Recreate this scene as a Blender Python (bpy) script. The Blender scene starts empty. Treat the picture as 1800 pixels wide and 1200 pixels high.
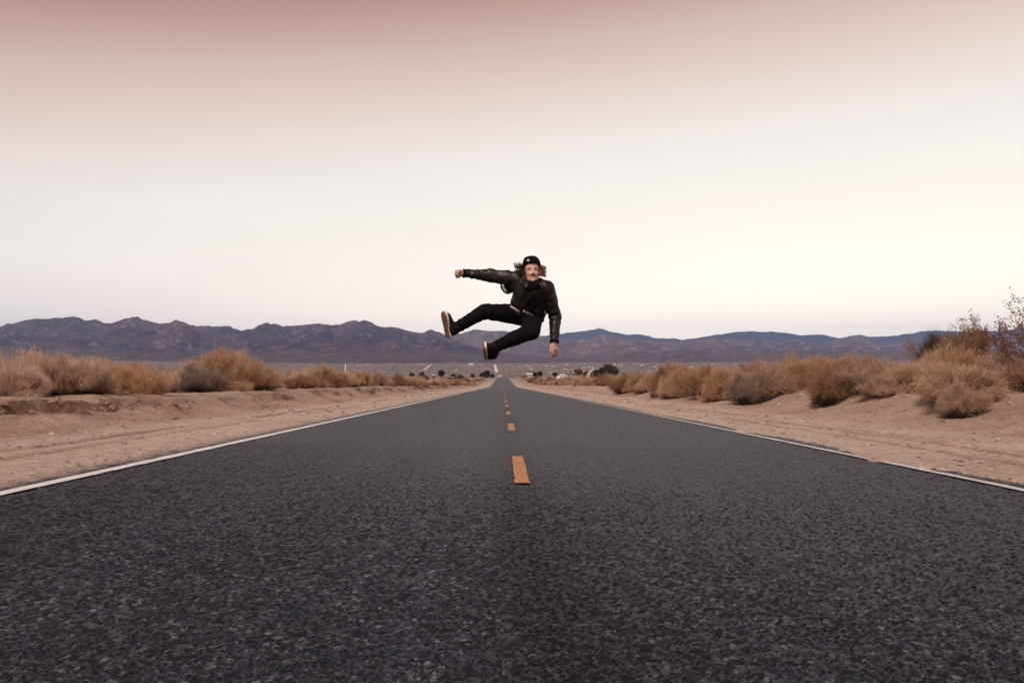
import bpy, math, random
import numpy as np
from mathutils import Vector

R = math.radians
rng = np.random.default_rng(11)
random.seed(11)
scene = bpy.context.scene
COL = scene.collection

# ---------------------------------------------------------------- camera
FPX = 1300.0                       # focal length in pixels of the 1800 px wide photograph
CAM = np.array([-0.157, 0.0, 0.76])
PITCH, YAW = math.atan(60 / FPX), math.atan(17 / FPX)
cam = bpy.data.cameras.new('camera')
cam.sensor_width = 36.0
cam.lens = FPX / 1800 * 36.0
cam.clip_start, cam.clip_end = 0.05, 90000
cam_o = bpy.data.objects.new('camera', cam)
COL.objects.link(cam_o)
cam_o.location = CAM
cam_o.rotation_euler = (math.pi / 2 + PITCH, 0, -YAW)
scene.camera = cam_o
FW = np.array([math.sin(YAW) * math.cos(PITCH), math.cos(YAW) * math.cos(PITCH), math.sin(PITCH)])
RT = np.array([math.cos(YAW), -math.sin(YAW), 0.0])
UP = np.cross(RT, FW)

def at(px, py, d):
    """world point at distance d along the view axis, seen at photo pixel (px, py)"""
    return CAM + d * (FW + (px - 900) / FPX * RT + (600 - py) / FPX * UP)

# ---------------------------------------------------------------- sky, sun, exposure
SUN_AZ, SUN_EL = R(204), R(46)     # azimuth clockwise from +Y (behind the camera, a little to the left), elevation
w = bpy.data.worlds.new('World')
scene.world = w
w.use_nodes = True
nt = w.node_tree
nt.nodes.clear()
def N(tree, typ, **kw):
    n = tree.nodes.new(typ)
    for k, v in kw.items():
        setattr(n, k, v)
    return n
out = N(nt, 'ShaderNodeOutputWorld')
bg = N(nt, 'ShaderNodeBackground')
bg.inputs['Strength'].default_value = 1.0
nt.links.new(bg.outputs[0], out.inputs[0])
tc = N(nt, 'ShaderNodeTexCoord')
sep = N(nt, 'ShaderNodeSeparateXYZ')
nt.links.new(tc.outputs['Generated'], sep.inputs[0])
# the evening glow lies a little to the right of the road: sky is a bit darker away from it
dotn = N(nt, 'ShaderNodeVectorMath', operation='DOT_PRODUCT')
dotn.inputs[1].default_value = (0.42, 0.91, 0.0)
nt.links.new(tc.outputs['Generated'], dotn.inputs[0])
ma = N(nt, 'ShaderNodeMath', operation='MULTIPLY_ADD')
ma.inputs[1].default_value = -0.22
nt.links.new(dotn.outputs['Value'], ma.inputs[0])
nt.links.new(sep.outputs['Z'], ma.inputs[2])
ramp = N(nt, 'ShaderNodeValToRGB')
mb_ = N(nt, 'ShaderNodeMath', operation='ADD')
mb_.inputs[1].default_value = 0.18
nt.links.new(ma.outputs[0], mb_.inputs[0])
nt.links.new(mb_.outputs[0], ramp.inputs[0])
cr = ramp.color_ramp
cr.interpolation = 'B_SPLINE'
stops = [(0.05, (1.787, 1.591, 1.351)), (0.13, (1.325, 1.143, 1.022)), (0.2, (1.135, 1.054, 0.936)), (0.27, (1.004, 0.945, 0.87)), (0.34, (0.879, 0.7, 0.615)), (0.41, (0.709, 0.507, 0.428)), (0.47, (0.504, 0.263, 0.211)), (0.56, (0.28, 0.146, 0.129)), (0.75, (0.2, 0.13, 0.13)), (1.0, (0.18, 0.13, 0.14))]
cr.elements[0].position, cr.elements[1].position = stops[0][0], stops[-1][0]
for p, c in stops[1:-1]:
    cr.elements.new(p)
for e, (p, c) in zip(cr.elements, stops):
    e.position = p
    e.color = (*[v / 3 for v in c], 1)      # a ramp holds 0..1 only; scaled up again below
sky = N(nt, 'ShaderNodeTexSky', sky_type='NISHITA', sun_disc=False, sun_elevation=R(4), sun_rotation=SUN_AZ)
scl = N(nt, 'ShaderNodeVectorMath', operation='SCALE')
scl.inputs['Scale'].default_value = 0.02
nt.links.new(sky.outputs[0], scl.inputs[0])
addn = N(nt, 'ShaderNodeVectorMath', operation='ADD')
rs3 = N(nt, 'ShaderNodeVectorMath', operation='SCALE')
rs3.inputs['Scale'].default_value = 3.0
nt.links.new(ramp.outputs[0], rs3.inputs[0])
cmap = N(nt, 'ShaderNodeMapping'); cmap.inputs['Scale'].default_value = (1.6, 1.6, 11.0)
nt.links.new(tc.outputs['Generated'], cmap.inputs[0])
cno = N(nt, 'ShaderNodeTexNoise'); cno.inputs['Scale'].default_value = 1.7; cno.inputs['Detail'].default_value = 6
nt.links.new(cmap.outputs[0], cno.inputs['Vector'])
cmr = N(nt, 'ShaderNodeMapRange'); cmr.inputs[3].default_value = 0.955; cmr.inputs[4].default_value = 1.045
nt.links.new(cno.outputs['Fac'], cmr.inputs[0])
rsc = N(nt, 'ShaderNodeVectorMath', operation='SCALE')
nt.links.new(rs3.outputs[0], rsc.inputs[0]); nt.links.new(cmr.outputs[0], rsc.inputs['Scale'])
nt.links.new(rsc.outputs[0], addn.inputs[0])
nt.links.new(scl.outputs[0], addn.inputs[1])
nt.links.new(addn.outputs[0], bg.inputs['Color'])

sun = bpy.data.lights.new('sun', 'SUN')
sun.energy = 3.0
sun.angle = R(18)
sun.color = (1.0, 0.86, 0.74)
sun_o = bpy.data.objects.new('sun', sun)
COL.objects.link(sun_o)
sd = Vector((math.sin(SUN_AZ) * math.cos(SUN_EL), math.cos(SUN_AZ) * math.cos(SUN_EL), math.sin(SUN_EL)))
sun_o.rotation_euler = sd.to_track_quat('Z', 'Y').to_euler()
sun_o.location = (-40, -40, 40)

scene.render.engine = 'CYCLES'
vs = scene.view_settings
vs.view_transform, vs.look = 'Standard', 'None'
vs.exposure, vs.gamma = 0.0, 1.0
vs.use_curve_mapping = False
scene.cycles.max_bounces = 6
scene.cycles.transparent_max_bounces = 8
scene.cycles.volume_bounces = 1

# ---------------------------------------------------------------- noise
PERM = np.random.default_rng(3).permutation(256)
PERM = np.concatenate([PERM, PERM, PERM])
def fade(t): return t * t * t * (t * (t * 6 - 15) + 10)
def vnoise2(x, y):
    xi, yi = np.floor(x).astype(int), np.floor(y).astype(int)
    u, v = fade(x - xi), fade(y - yi)
    xi &= 255; yi &= 255
    h = lambda a, b: PERM[PERM[a & 255] + (b & 255)] / 127.5 - 1
    return (h(xi, yi) * (1 - u) + h(xi + 1, yi) * u) * (1 - v) + (h(xi, yi + 1) * (1 - u) + h(xi + 1, yi + 1) * u) * v
def fbm2(x, y, o=4, g=0.5, l=2.03):
    s, a, t = 0, 1.0, 0
    for i in range(o):
        s = s + a * vnoise2(x + 17.3 * i, y - 9.1 * i); t += a; a *= g; x = x * l; y = y * l
    return s / t
def ridged2(x, y, o=4, g=0.5):
    s, a, t = 0, 1.0, 0
    for i in range(o):
        s = s + a * (1 - np.abs(vnoise2(x + 31.7 * i, y + 5.3 * i))); t += a; a *= g; x = x * 2.07; y = y * 2.07
    return s / t
def vnoise3(x, y, z):
    xi, yi, zi = (np.floor(q).astype(np.int32) for q in (x, y, z))
    u, v, t = fade(x - xi), fade(y - yi), fade(z - zi)
    def h(a, b, c): return PERM[PERM[PERM[a & 255] + (b & 255)] + (c & 255)] / 127.5 - 1
    def pl(c): return (h(xi, yi, c) * (1 - u) + h(xi + 1, yi, c) * u) * (1 - v) + (h(xi, yi + 1, c) * (1 - u) + h(xi + 1, yi + 1, c) * u) * v
    return pl(zi) * (1 - t) + pl(zi + 1) * t
def sm(x, a, b):
    t = np.clip((x - a) / (b - a), 0, 1)
    return t * t * (3 - 2 * t)

# ---------------------------------------------------------------- mesh helpers
def mesh_np(name, V, F, smooth=False):
    """V (n,3); F list of index arrays, or one array of equal-length faces"""
    me = bpy.data.meshes.new(name)
    V = np.asarray(V, dtype=np.float32)
    if isinstance(F, np.ndarray):
        n, k = F.shape
        me.vertices.add(len(V)); me.vertices.foreach_set('co', V.ravel())
        me.loops.add(n * k); me.loops.foreach_set('vertex_index', F.astype(np.int32).ravel())
        me.polygons.add(n); me.polygons.foreach_set('loop_start', np.arange(0, n * k, k, dtype=np.int32))
        me.polygons.foreach_set('loop_total', np.full(n, k, dtype=np.int32))
        me.update(calc_edges=True)
    else:
        me.from_pydata(V.tolist(), [], [list(map(int, f)) for f in F]); me.update()
    if smooth:
        me.polygons.foreach_set('use_smooth', np.ones(len(me.polygons), dtype=bool))
    return me

def obj(name, me, mat=None, parent=None, loc=(0, 0, 0), rot=(0, 0, 0), **props):
    o = bpy.data.objects.new(name, me)
    COL.objects.link(o)
    o.location = loc
    o.rotation_euler = rot
    if mat is not None and me is not None and not me.materials:
        me.materials.append(mat)
    if parent is not None:
        o.parent = parent
    for k, v in props.items():
        o[k] = v
    return o
def thing(name, label, category, loc=(0, 0, 0), rotz=0, group=None):
    o = obj(name, None, loc=loc, rot=(0, 0, rotz), label=label, category=category)
    if group: o['group'] = group
    return o

class MB:
    """collects simple shapes into one mesh"""
    def __init__(s): s.V, s.F = [], []
    def add(s, V, F):
        b = len(s.V); s.V += [tuple(v) for v in V]; s.F += [[i + b for i in f] for f in F]; return s
    def box(s, lo, hi):
        (x0, y0, z0), (x1, y1, z1) = lo, hi
        return s.add([(x0, y0, z0), (x1, y0, z0), (x1, y1, z0), (x0, y1, z0), (x0, y0, z1), (x1, y0, z1), (x1, y1, z1), (x0, y1, z1)],
                     [(0, 3, 2, 1), (4, 5, 6, 7), (0, 1, 5, 4), (1, 2, 6, 5), (2, 3, 7, 6), (3, 0, 4, 7)])
    def tube(s, P, rad, n=6, cap=True):
        P = [np.asarray(p, float) for p in P]
        if np.isscalar(rad): rad = [rad] * len(P)
        V, F = [], []
        ref = np.array([0.31, 0.2, 0.93])
        for i, p in enumerate(P):
            t = P[min(i + 1, len(P) - 1)] - P[max(i - 1, 0)]
            t = t / (np.linalg.norm(t) + 1e-9)
            a = np.cross(t, ref)
            if np.linalg.norm(a) < 0.1: a = np.cross(t, [1, 0, 0])
            a /= np.linalg.norm(a); b = np.cross(t, a)
            for k in range(n):
                an = 2 * math.pi * k / n
                V.append(p + rad[i] * (math.cos(an) * a + math.sin(an) * b))
        for i in range(len(P) - 1):
            for k in range(n):
                F.append((i * n + k, i * n + (k + 1) % n, (i + 1) * n + (k + 1) % n, (i + 1) * n + k))
        if cap:
            F.append(tuple(range(n))[::-1]); F.append(tuple((len(P) - 1) * n + k for k in range(n)))
        return s.add(V, F)
    def mesh(s, name, smooth=False): return mesh_np(name, s.V, s.F, smooth)

# ---------------------------------------------------------------- materials
def material(name):
    m = bpy.data.materials.new(name); m.use_nodes = True
    t = m.node_tree; b = t.nodes['Principled BSDF']
    return m, t, b
def plain(name, col, rough=0.7, spec=0.3, var=0.12, scale=12.0, bump=0.0, metal=0.0):
    """colour with a little mottling, so that no surface is perfectly even"""
    m, t, b = material(name)
    g = N(t, 'ShaderNodeTexCoord')
    n = N(t, 'ShaderNodeTexNoise'); n.inputs['Scale'].default_value = scale; n.inputs['Detail'].default_value = 5
    t.links.new(g.outputs['Object'], n.inputs['Vector'])
    mx = N(t, 'ShaderNodeMix', data_type='RGBA')
    mx.inputs[6].default_value = (*[c * (1 - var) for c in col], 1)
    mx.inputs[7].default_value = (*[min(1, c * (1 + var)) for c in col], 1)
    t.links.new(n.outputs['Fac'], mx.inputs[0])
    t.links.new(mx.outputs[2], b.inputs['Base Color'])
    b.inputs['Roughness'].default_value = rough
    b.inputs['Specular IOR Level'].default_value = spec
    b.inputs['Metallic'].default_value = metal
    if bump:
        bp = N(t, 'ShaderNodeBump'); bp.inputs['Strength'].default_value = bump; bp.inputs['Distance'].default_value = 0.02
        t.links.new(n.outputs['Fac'], bp.inputs['Height']); t.links.new(bp.outputs[0], b.inputs['Normal'])
    return m

def noise_node(t, coord, scale, detail=4, rough=0.55, dim='3D', dist=0.0):
    n = N(t, 'ShaderNodeTexNoise', noise_dimensions=dim)
    n.inputs['Scale'].default_value = scale; n.inputs['Detail'].default_value = detail
    n.inputs['Roughness'].default_value = rough; n.inputs['Distortion'].default_value = dist
    t.links.new(coord, n.inputs['Vector'])
    return n
def mixc(t, fac, a, b, blend='MIX'):
    m = N(t, 'ShaderNodeMix', data_type='RGBA', blend_type=blend)
    for i, v in ((0, fac), (6, a), (7, b)):
        if hasattr(v, 'links') or hasattr(v, 'is_linked'): t.links.new(v, m.inputs[i])
        else: m.inputs[i].default_value = v if i == 0 else (*v, 1)
    return m.outputs[2]
def ramp_node(t, val, pts):
    r = N(t, 'ShaderNodeValToRGB'); t.links.new(val, r.inputs[0])
    e = r.color_ramp.elements
    e[0].position, e[1].position = pts[0][0], pts[-1][0]
    for p in pts[1:-1]: e.new(p[0])
    for k, p in zip(e, pts): k.position = p[0]; k.color = (p[1], p[1], p[1], 1) if np.isscalar(p[1]) else (*p[1], 1)
    return r.outputs[0]

def asphalt_material(chips=False):
    m, t, b = material('asphalt_chips' if chips else 'asphalt')
    g = N(t, 'ShaderNodeTexCoord').outputs['Object']
    v = N(t, 'ShaderNodeTexVoronoi', feature='F1'); v.inputs['Scale'].default_value = 48
    t.links.new(g, v.inputs['Vector'])
    v2 = N(t, 'ShaderNodeTexVoronoi', feature='F1'); v2.inputs['Scale'].default_value = 120
    t.links.new(g, v2.inputs['Vector'])
    sp = N(t, 'ShaderNodeSeparateColor'); t.links.new(v.outputs['Color'], sp.inputs[0])
    if chips: v.inputs['Scale'].default_value = 66
    pick = sp.outputs[0]
    stone = ramp_node(t, pick, [(0.0, (0.0025, 0.0042, 0.0075)), (0.42, (0.0075, 0.0115, 0.021)), (0.76, (0.0215, 0.029, 0.048)),
                                         (0.93, (0.050, 0.058, 0.084)), (1.0, (0.155, 0.165, 0.205))])
    tint = mixc(t, 0.14, stone, v.outputs['Color'], 'SOFT_LIGHT')
    gap = N(t, 'ShaderNodeAttribute', attribute_name='gap').outputs['Fac'] if chips else v.outputs['Distance']
    binder = ramp_node(t, gap, [(0.0, 0.0), (0.55, 0.0), (0.85, 1.0)])
    c = mixc(t, binder, tint, (0.012, 0.012, 0.014))
    # long worn wheel paths and a darker, less worn centre
    mp = N(t, 'ShaderNodeMapping'); mp.inputs['Scale'].default_value = (1.3, 0.05, 1)
    t.links.new(g, mp.inputs[0])
    streak = noise_node(t, mp.outputs[0], 1.0, 4)
    sx = N(t, 'ShaderNodeSeparateXYZ'); t.links.new(g, sx.inputs[0])
    ab = N(t, 'ShaderNodeMath', operation='ABSOLUTE'); t.links.new(sx.outputs[0], ab.inputs[0])
    lane = ramp_node(t, ab.outputs[0], [(0.0, 0.42), (0.09, 0.48), (0.19, 0.90), (0.45, 1.15), (0.8, 1.0), (1.0, 0.9)])
    c = mixc(t, 1.0, c, lane, 'MULTIPLY')
    sr = ramp_node(t, streak.outputs['Fac'], [(0.35, 0.72), (0.65, 1.28)])
    c = mixc(t, 1.0, c, sr, 'MULTIPLY')
    blot = noise_node(t, g, 0.9, 5)
    c = mixc(t, 1.0, c, ramp_node(t, blot.outputs['Fac'], [(0.3, 0.85), (0.7, 1.15)]), 'MULTIPLY')
    mm_ = noise_node(t, g, 16.0, 7, 0.8)
    c = mixc(t, 1.0, c, ramp_node(t, mm_.outputs['Fac'], [(0.36, 0.55), (0.5, 0.95), (0.64, 1.5)]) if not chips else ramp_node(t, mm_.outputs['Fac'], [(0.36, 0.72), (0.64, 0.90)]), 'MULTIPLY')
    # wind-blown sand lies on the outer edge of the pavement
    wn = noise_node(t, g, 7.0, 6, 0.75)
    mr = N(t, 'ShaderNodeMapRange'); mr.inputs[1].default_value = 3.45; mr.inputs[2].default_value = 4.05; mr.inputs[3].default_value = -0.30; mr.inputs[4].default_value = 0.28
    t.links.new(ab.outputs[0], mr.inputs[0])
    sa_ = N(t, 'ShaderNodeMath', operation='ADD'); t.links.new(mr.outputs[0], sa_.inputs[0]); t.links.new(wn.outputs['Fac'], sa_.inputs[1])
    c = mixc(t, ramp_node(t, sa_.outputs[0], [(0.5, 0.0), (0.72, 0.9)]), c, (0.42, 0.31, 0.25))
    t.links.new(c, b.inputs['Base Color'])
    b.inputs['Roughness'].default_value = 0.52
    b.inputs['Specular IOR Level'].default_value = 0.55
    mul = N(t, 'ShaderNodeMath', operation='MULTIPLY_ADD'); mul.inputs[1].default_value = -1
    t.links.new(v.outputs['Distance'], mul.inputs[0]); t.links.new(sp.outputs[1], mul.inputs[2])
    ad = N(t, 'ShaderNodeMath', operation='MULTIPLY_ADD'); ad.inputs[1].default_value = -0.35
    t.links.new(v2.outputs['Distance'], ad.inputs[0]); t.links.new(mul.outputs[0], ad.inputs[2])
    bp = N(t, 'ShaderNodeBump'); bp.inputs['Strength'].default_value = 1.0; bp.inputs['Distance'].default_value = 0.012
    if chips:
        bp.inputs['Distance'].default_value = 0.003; t.links.new(v2.outputs['Distance'], bp.inputs['Height'])
    else:
        t.links.new(ad.outputs[0], bp.inputs['Height'])
    t.links.new(bp.outputs[0], b.inputs['Normal'])
    return m

def paint_material(name, col, wear):
    m, t, b = material(name)
    g = N(t, 'ShaderNodeTexCoord').outputs['Object']
    n = noise_node(t, g, 38, 6, 0.75)
    n2 = noise_node(t, g, 2.2, 3)
    c = mixc(t, ramp_node(t, n2.outputs['Fac'], [(0.3, 0.0), (0.75, 1.0)]), col, [x * 0.72 for x in col])
    c = mixc(t, ramp_node(t, n.outputs['Fac'], [(0.5 + wear, 0.0), (0.62 + wear, 1.0)]), c, (0.055, 0.05, 0.052))
    t.links.new(c, b.inputs['Base Color'])
    b.inputs['Roughness'].default_value = 0.6
    v = N(t, 'ShaderNodeTexVoronoi'); v.inputs['Scale'].default_value = 75; t.links.new(g, v.inputs['Vector'])
    bp = N(t, 'ShaderNodeBump'); bp.inputs['Strength'].default_value = 0.5; bp.inputs['Distance'].default_value = 0.004
    t.links.new(v.outputs['Distance'], bp.inputs['Height']); t.links.new(bp.outputs[0], b.inputs['Normal'])
    return m

def sand_material():
    m, t, b = material('sand')
    g = N(t, 'ShaderNodeTexCoord').outputs['Object']
    n1 = noise_node(t, g, 0.55, 6, 0.6)
    n2 = noise_node(t, g, 9.0, 6, 0.7)
    at1 = N(t, 'ShaderNodeAttribute', attribute_name='bank')
    at2 = N(t, 'ShaderNodeAttribute', attribute_name='rut')
    far = N(t, 'ShaderNodeAttribute', attribute_name='far')
    shoulder = mixc(t, ramp_node(t, n1.outputs['Fac'], [(0.3, 0.0), (0.7, 1.0)]), (0.52, 0.385, 0.305), (0.64, 0.505, 0.415))
    bank = mixc(t, ramp_node(t, n1.outputs['Fac'], [(0.3, 0.0), (0.7, 1.0)]), (0.365, 0.237, 0.17), (0.485, 0.335, 0.25))
    c = mixc(t, at1.outputs['Fac'], shoulder, bank)
    c = mixc(t, at2.outputs['Fac'], c, (0.30, 0.17, 0.11))
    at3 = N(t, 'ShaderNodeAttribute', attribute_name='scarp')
    c = mixc(t, at3.outputs['Fac'], c, (0.20, 0.115, 0.072))  # damp scarp soil, with undercut and gully shade painted into the colour
    c = mixc(t, 0.85, c, ramp_node(t, n2.outputs['Fac'], [(0.28, 0.5), (0.5, 1.0), (0.72, 1.2)]), 'MULTIPLY')
    n5 = noise_node(t, g, 55, 4, 0.8)
    c = mixc(t, 0.9, c, ramp_node(t, n5.outputs['Fac'], [(0.34, 0.62), (0.5, 1.0), (0.66, 1.22)]), 'MULTIPLY')
    v = N(t, 'ShaderNodeTexVoronoi'); v.inputs['Scale'].default_value = 26; t.links.new(g, v.inputs['Vector'])
    sp = N(t, 'ShaderNodeSeparateColor'); t.links.new(v.outputs['Color'], sp.inputs[0])
    peb = N(t, 'ShaderNodeMath', operation='GREATER_THAN'); peb.inputs[1].default_value = 0.72; t.links.new(sp.outputs[0], peb.inputs[0])
    core = ramp_node(t, v.outputs['Distance'], [(0.22, 1.0), (0.34, 0.0)])
    pm = N(t, 'ShaderNodeMath', operation='MULTIPLY'); t.links.new(peb.outputs[0], pm.inputs[0]); t.links.new(core, pm.inputs[1])
    pc = ramp_node(t, sp.outputs[1], [(0.0, (0.10, 0.065, 0.05)), (0.55, (0.22, 0.15, 0.12)), (1.0, (0.62, 0.55, 0.49))])
    c = mixc(t, pm.outputs[0], c, pc)
    # the far valley floor: sparse grey-violet scrub between pale soil
    fn = noise_node(t, g, 0.02, 8, 0.72)
    fs = noise_node(t, g, 0.0016, 5, 0.6)
    fc = mixc(t, ramp_node(t, fn.outputs['Fac'], [(0.42, 0.0), (0.6, 1.0)]), (0.15, 0.12, 0.115), (0.34, 0.27, 0.235))
    fc = mixc(t, ramp_node(t, fs.outputs['Fac'], [(0.35, 0.0), (0.7, 0.55)]), fc, (0.20, 0.16, 0.15))
    c = mixc(t, far.outputs['Fac'], c, fc)
    t.links.new(c, b.inputs['Base Color'])
    b.inputs['Roughness'].default_value = 0.95
    b.inputs['Specular IOR Level'].default_value = 0.12
    n3 = noise_node(t, g, 42, 5, 0.7)
    a1 = N(t, 'ShaderNodeMath', operation='MULTIPLY_ADD'); a1.inputs[1].default_value = 0.35
    t.links.new(n3.outputs['Fac'], a1.inputs[0]); t.links.new(n2.outputs['Fac'], a1.inputs[2])
    a2 = N(t, 'ShaderNodeMath', operation='MULTIPLY_ADD'); a2.inputs[1].default_value = 0.5
    t.links.new(pm.outputs[0], a2.inputs[0]); t.links.new(a1.outputs[0], a2.inputs[2])
    bp = N(t, 'ShaderNodeBump'); bp.inputs['Strength'].default_value = 0.9; bp.inputs['Distance'].default_value = 0.05
    t.links.new(a2.outputs[0], bp.inputs['Height']); t.links.new(bp.outputs[0], b.inputs['Normal'])
    return m

def foliage_material(name, c0, c1, trans=0.3):
    m, t, b = material(name)
    gi = N(t, 'ShaderNodeNewGeometry')
    oi = N(t, 'ShaderNodeObjectInfo')
    g = N(t, 'ShaderNodeTexCoord').outputs['Object']
    n = noise_node(t, g, 3.0, 3)
    f = N(t, 'ShaderNodeMath', operation='MULTIPLY_ADD'); f.inputs[1].default_value = 0.6
    t.links.new(gi.outputs['Random Per Island'], f.inputs[0])
    f2 = ramp_node(t, n.outputs['Fac'], [(0.35, 0.0), (0.65, 0.5)])
    t.links.new(f2, f.inputs[2])
    c = mixc(t, f.outputs[0], c0, c1)
    hs = N(t, 'ShaderNodeHueSaturation')
    mr = N(t, 'ShaderNodeMapRange'); mr.inputs[3].default_value = 0.85; mr.inputs[4].default_value = 1.15
    t.links.new(oi.outputs['Random'], mr.inputs[0]); t.links.new(mr.outputs[0], hs.inputs['Value'])
    t.links.new(c, hs.inputs['Color'])
    t.links.new(hs.outputs[0], b.inputs['Base Color'])
    b.inputs['Roughness'].default_value = 0.8
    b.inputs['Specular IOR Level'].default_value = 0.15
    tr = N(t, 'ShaderNodeBsdfTranslucent'); t.links.new(hs.outputs[0], tr.inputs['Color'])
    ms = N(t, 'ShaderNodeMixShader'); ms.inputs[0].default_value = trans
    t.links.new(b.outputs[0], ms.inputs[1]); t.links.new(tr.outputs[0], ms.inputs[2])
    t.links.new(ms.outputs[0], t.nodes['Material Output'].inputs[0])
    return m

def rock_material(name, a, b_, c_):
    m, t, b = material(name)
    g = N(t, 'ShaderNodeTexCoord').outputs['Object']
    n1 = noise_node(t, g, 0.0017, 8, 0.62, dist=0.8)
    n2 = noise_node(t, g, 0.007, 8, 0.74)
    c = mixc(t, ramp_node(t, n1.outputs['Fac'], [(0.42, 0.0), (0.58, 1.0)]), a, b_)
    c = mixc(t, ramp_node(t, n2.outputs['Fac'], [(0.53, 0.0), (0.62, 0.9)]), c, c_)
    n4 = noise_node(t, g, 0.02, 8, 0.72)
    c = mixc(t, ramp_node(t, n4.outputs['Fac'], [(0.45, 0.0), (0.62, 0.55)]), c, [x * 0.45 for x in a])
    fo = N(t, 'ShaderNodeAttribute', attribute_name='foot')
    fc = mixc(t, ramp_node(t, n4.outputs['Fac'], [(0.42, 0.0), (0.6, 1.0)]), (0.13, 0.103, 0.10), (0.30, 0.23, 0.20))
    c = mixc(t, fo.outputs['Fac'], c, fc)
    t.links.new(c, b.inputs['Base Color'])
    b.inputs['Roughness'].default_value = 0.95
    b.inputs['Specular IOR Level'].default_value = 0.05
    bp = N(t, 'ShaderNodeBump'); bp.inputs['Strength'].default_value = 1.0; bp.inputs['Distance'].default_value = 110
    t.links.new(n2.outputs['Fac'], bp.inputs['Height']); t.links.new(bp.outputs[0], b.inputs['Normal'])
    return m

M = dict(
    asphalt=asphalt_material(), chips=asphalt_material(True),
    faded_paint=paint_material('faded_white_paint', (0.78, 0.76, 0.74), 0.01),
    white_paint=paint_material('white_paint', (0.86, 0.85, 0.84), 0.06),
    orange_paint=paint_material('orange_paint', (0.60, 0.25, 0.06), 0.02),
    sand=sand_material(),
    gold=foliage_material('dry_gold_foliage', (0.36, 0.22, 0.125), (0.70, 0.475, 0.31), 0.36),
    tan=foliage_material('dry_tan_foliage', (0.38, 0.25, 0.175), (0.74, 0.535, 0.395), 0.36),
    pale=foliage_material('pale_pink_foliage', (0.48, 0.33, 0.245), (0.82, 0.63, 0.50), 0.36),
    brown=foliage_material('brown_foliage', (0.24, 0.14, 0.083), (0.50, 0.315, 0.195), 0.36),
    grey=foliage_material('grey_twigs', (0.15, 0.11, 0.09), (0.44, 0.34, 0.28), 0.36),
    olive=foliage_material('olive_foliage', (0.035, 0.03, 0.014), (0.12, 0.085, 0.035)),
    rust=foliage_material('rust_leaves', (0.09, 0.045, 0.03), (0.27, 0.14, 0.08)),
    green=foliage_material('dark_green_foliage', (0.012, 0.018, 0.013), (0.045, 0.055, 0.035)),
    dead=foliage_material('dead_twigs_shade_tone', (0.025, 0.018, 0.015), (0.11, 0.08, 0.065), 0.05),  # near-black twigs: the shade of the bush hollows is put into their colour
    stem=plain('stem_bark', (0.12, 0.085, 0.062), 0.9, 0.1, 0.4, 30),
    pale_stem=plain('pale_bark', (0.36, 0.28, 0.22), 0.9, 0.1, 0.3, 30),
    rock=rock_material('brown_violet_rock', (0.085, 0.068, 0.074), (0.24, 0.152, 0.125), (0.52, 0.33, 0.24)),
    rock2=rock_material('grey_violet_rock', (0.20, 0.155, 0.148), (0.36, 0.26, 0.22), (0.62, 0.46, 0.38)),
    rock3=rock_material('haze_tinted_far_rock', (0.07, 0.075, 0.09), (0.09, 0.09, 0.10), (0.13, 0.12, 0.125)),  # bluish: distance haze is also painted into this rock colour
    white=plain('white_wall', (0.78, 0.76, 0.73), 0.7), cream=plain('cream_wall', (0.55, 0.47, 0.38), 0.8),
    roof=plain('roof_felt', (0.16, 0.12, 0.11), 0.9), glass=plain('dark_glass', (0.03, 0.035, 0.045), 0.15, 0.6),
    wood=plain('weathered_wood', (0.12, 0.09, 0.07), 0.9), metal=plain('pale_metal', (0.5, 0.5, 0.5), 0.45),
    glare_road=plain('glare_pale_road', (0.8, 0.76, 0.72), 0.85, 0.2, 0.1, 0.02), rubber=plain('rubber', (0.02, 0.02, 0.02), 0.8),  # far road: glare on the asphalt painted as a pale base colour
    track=plain('pale_dirt_track', (0.60, 0.50, 0.44), 0.95, 0.1, 0.1, 0.02),
)

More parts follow.
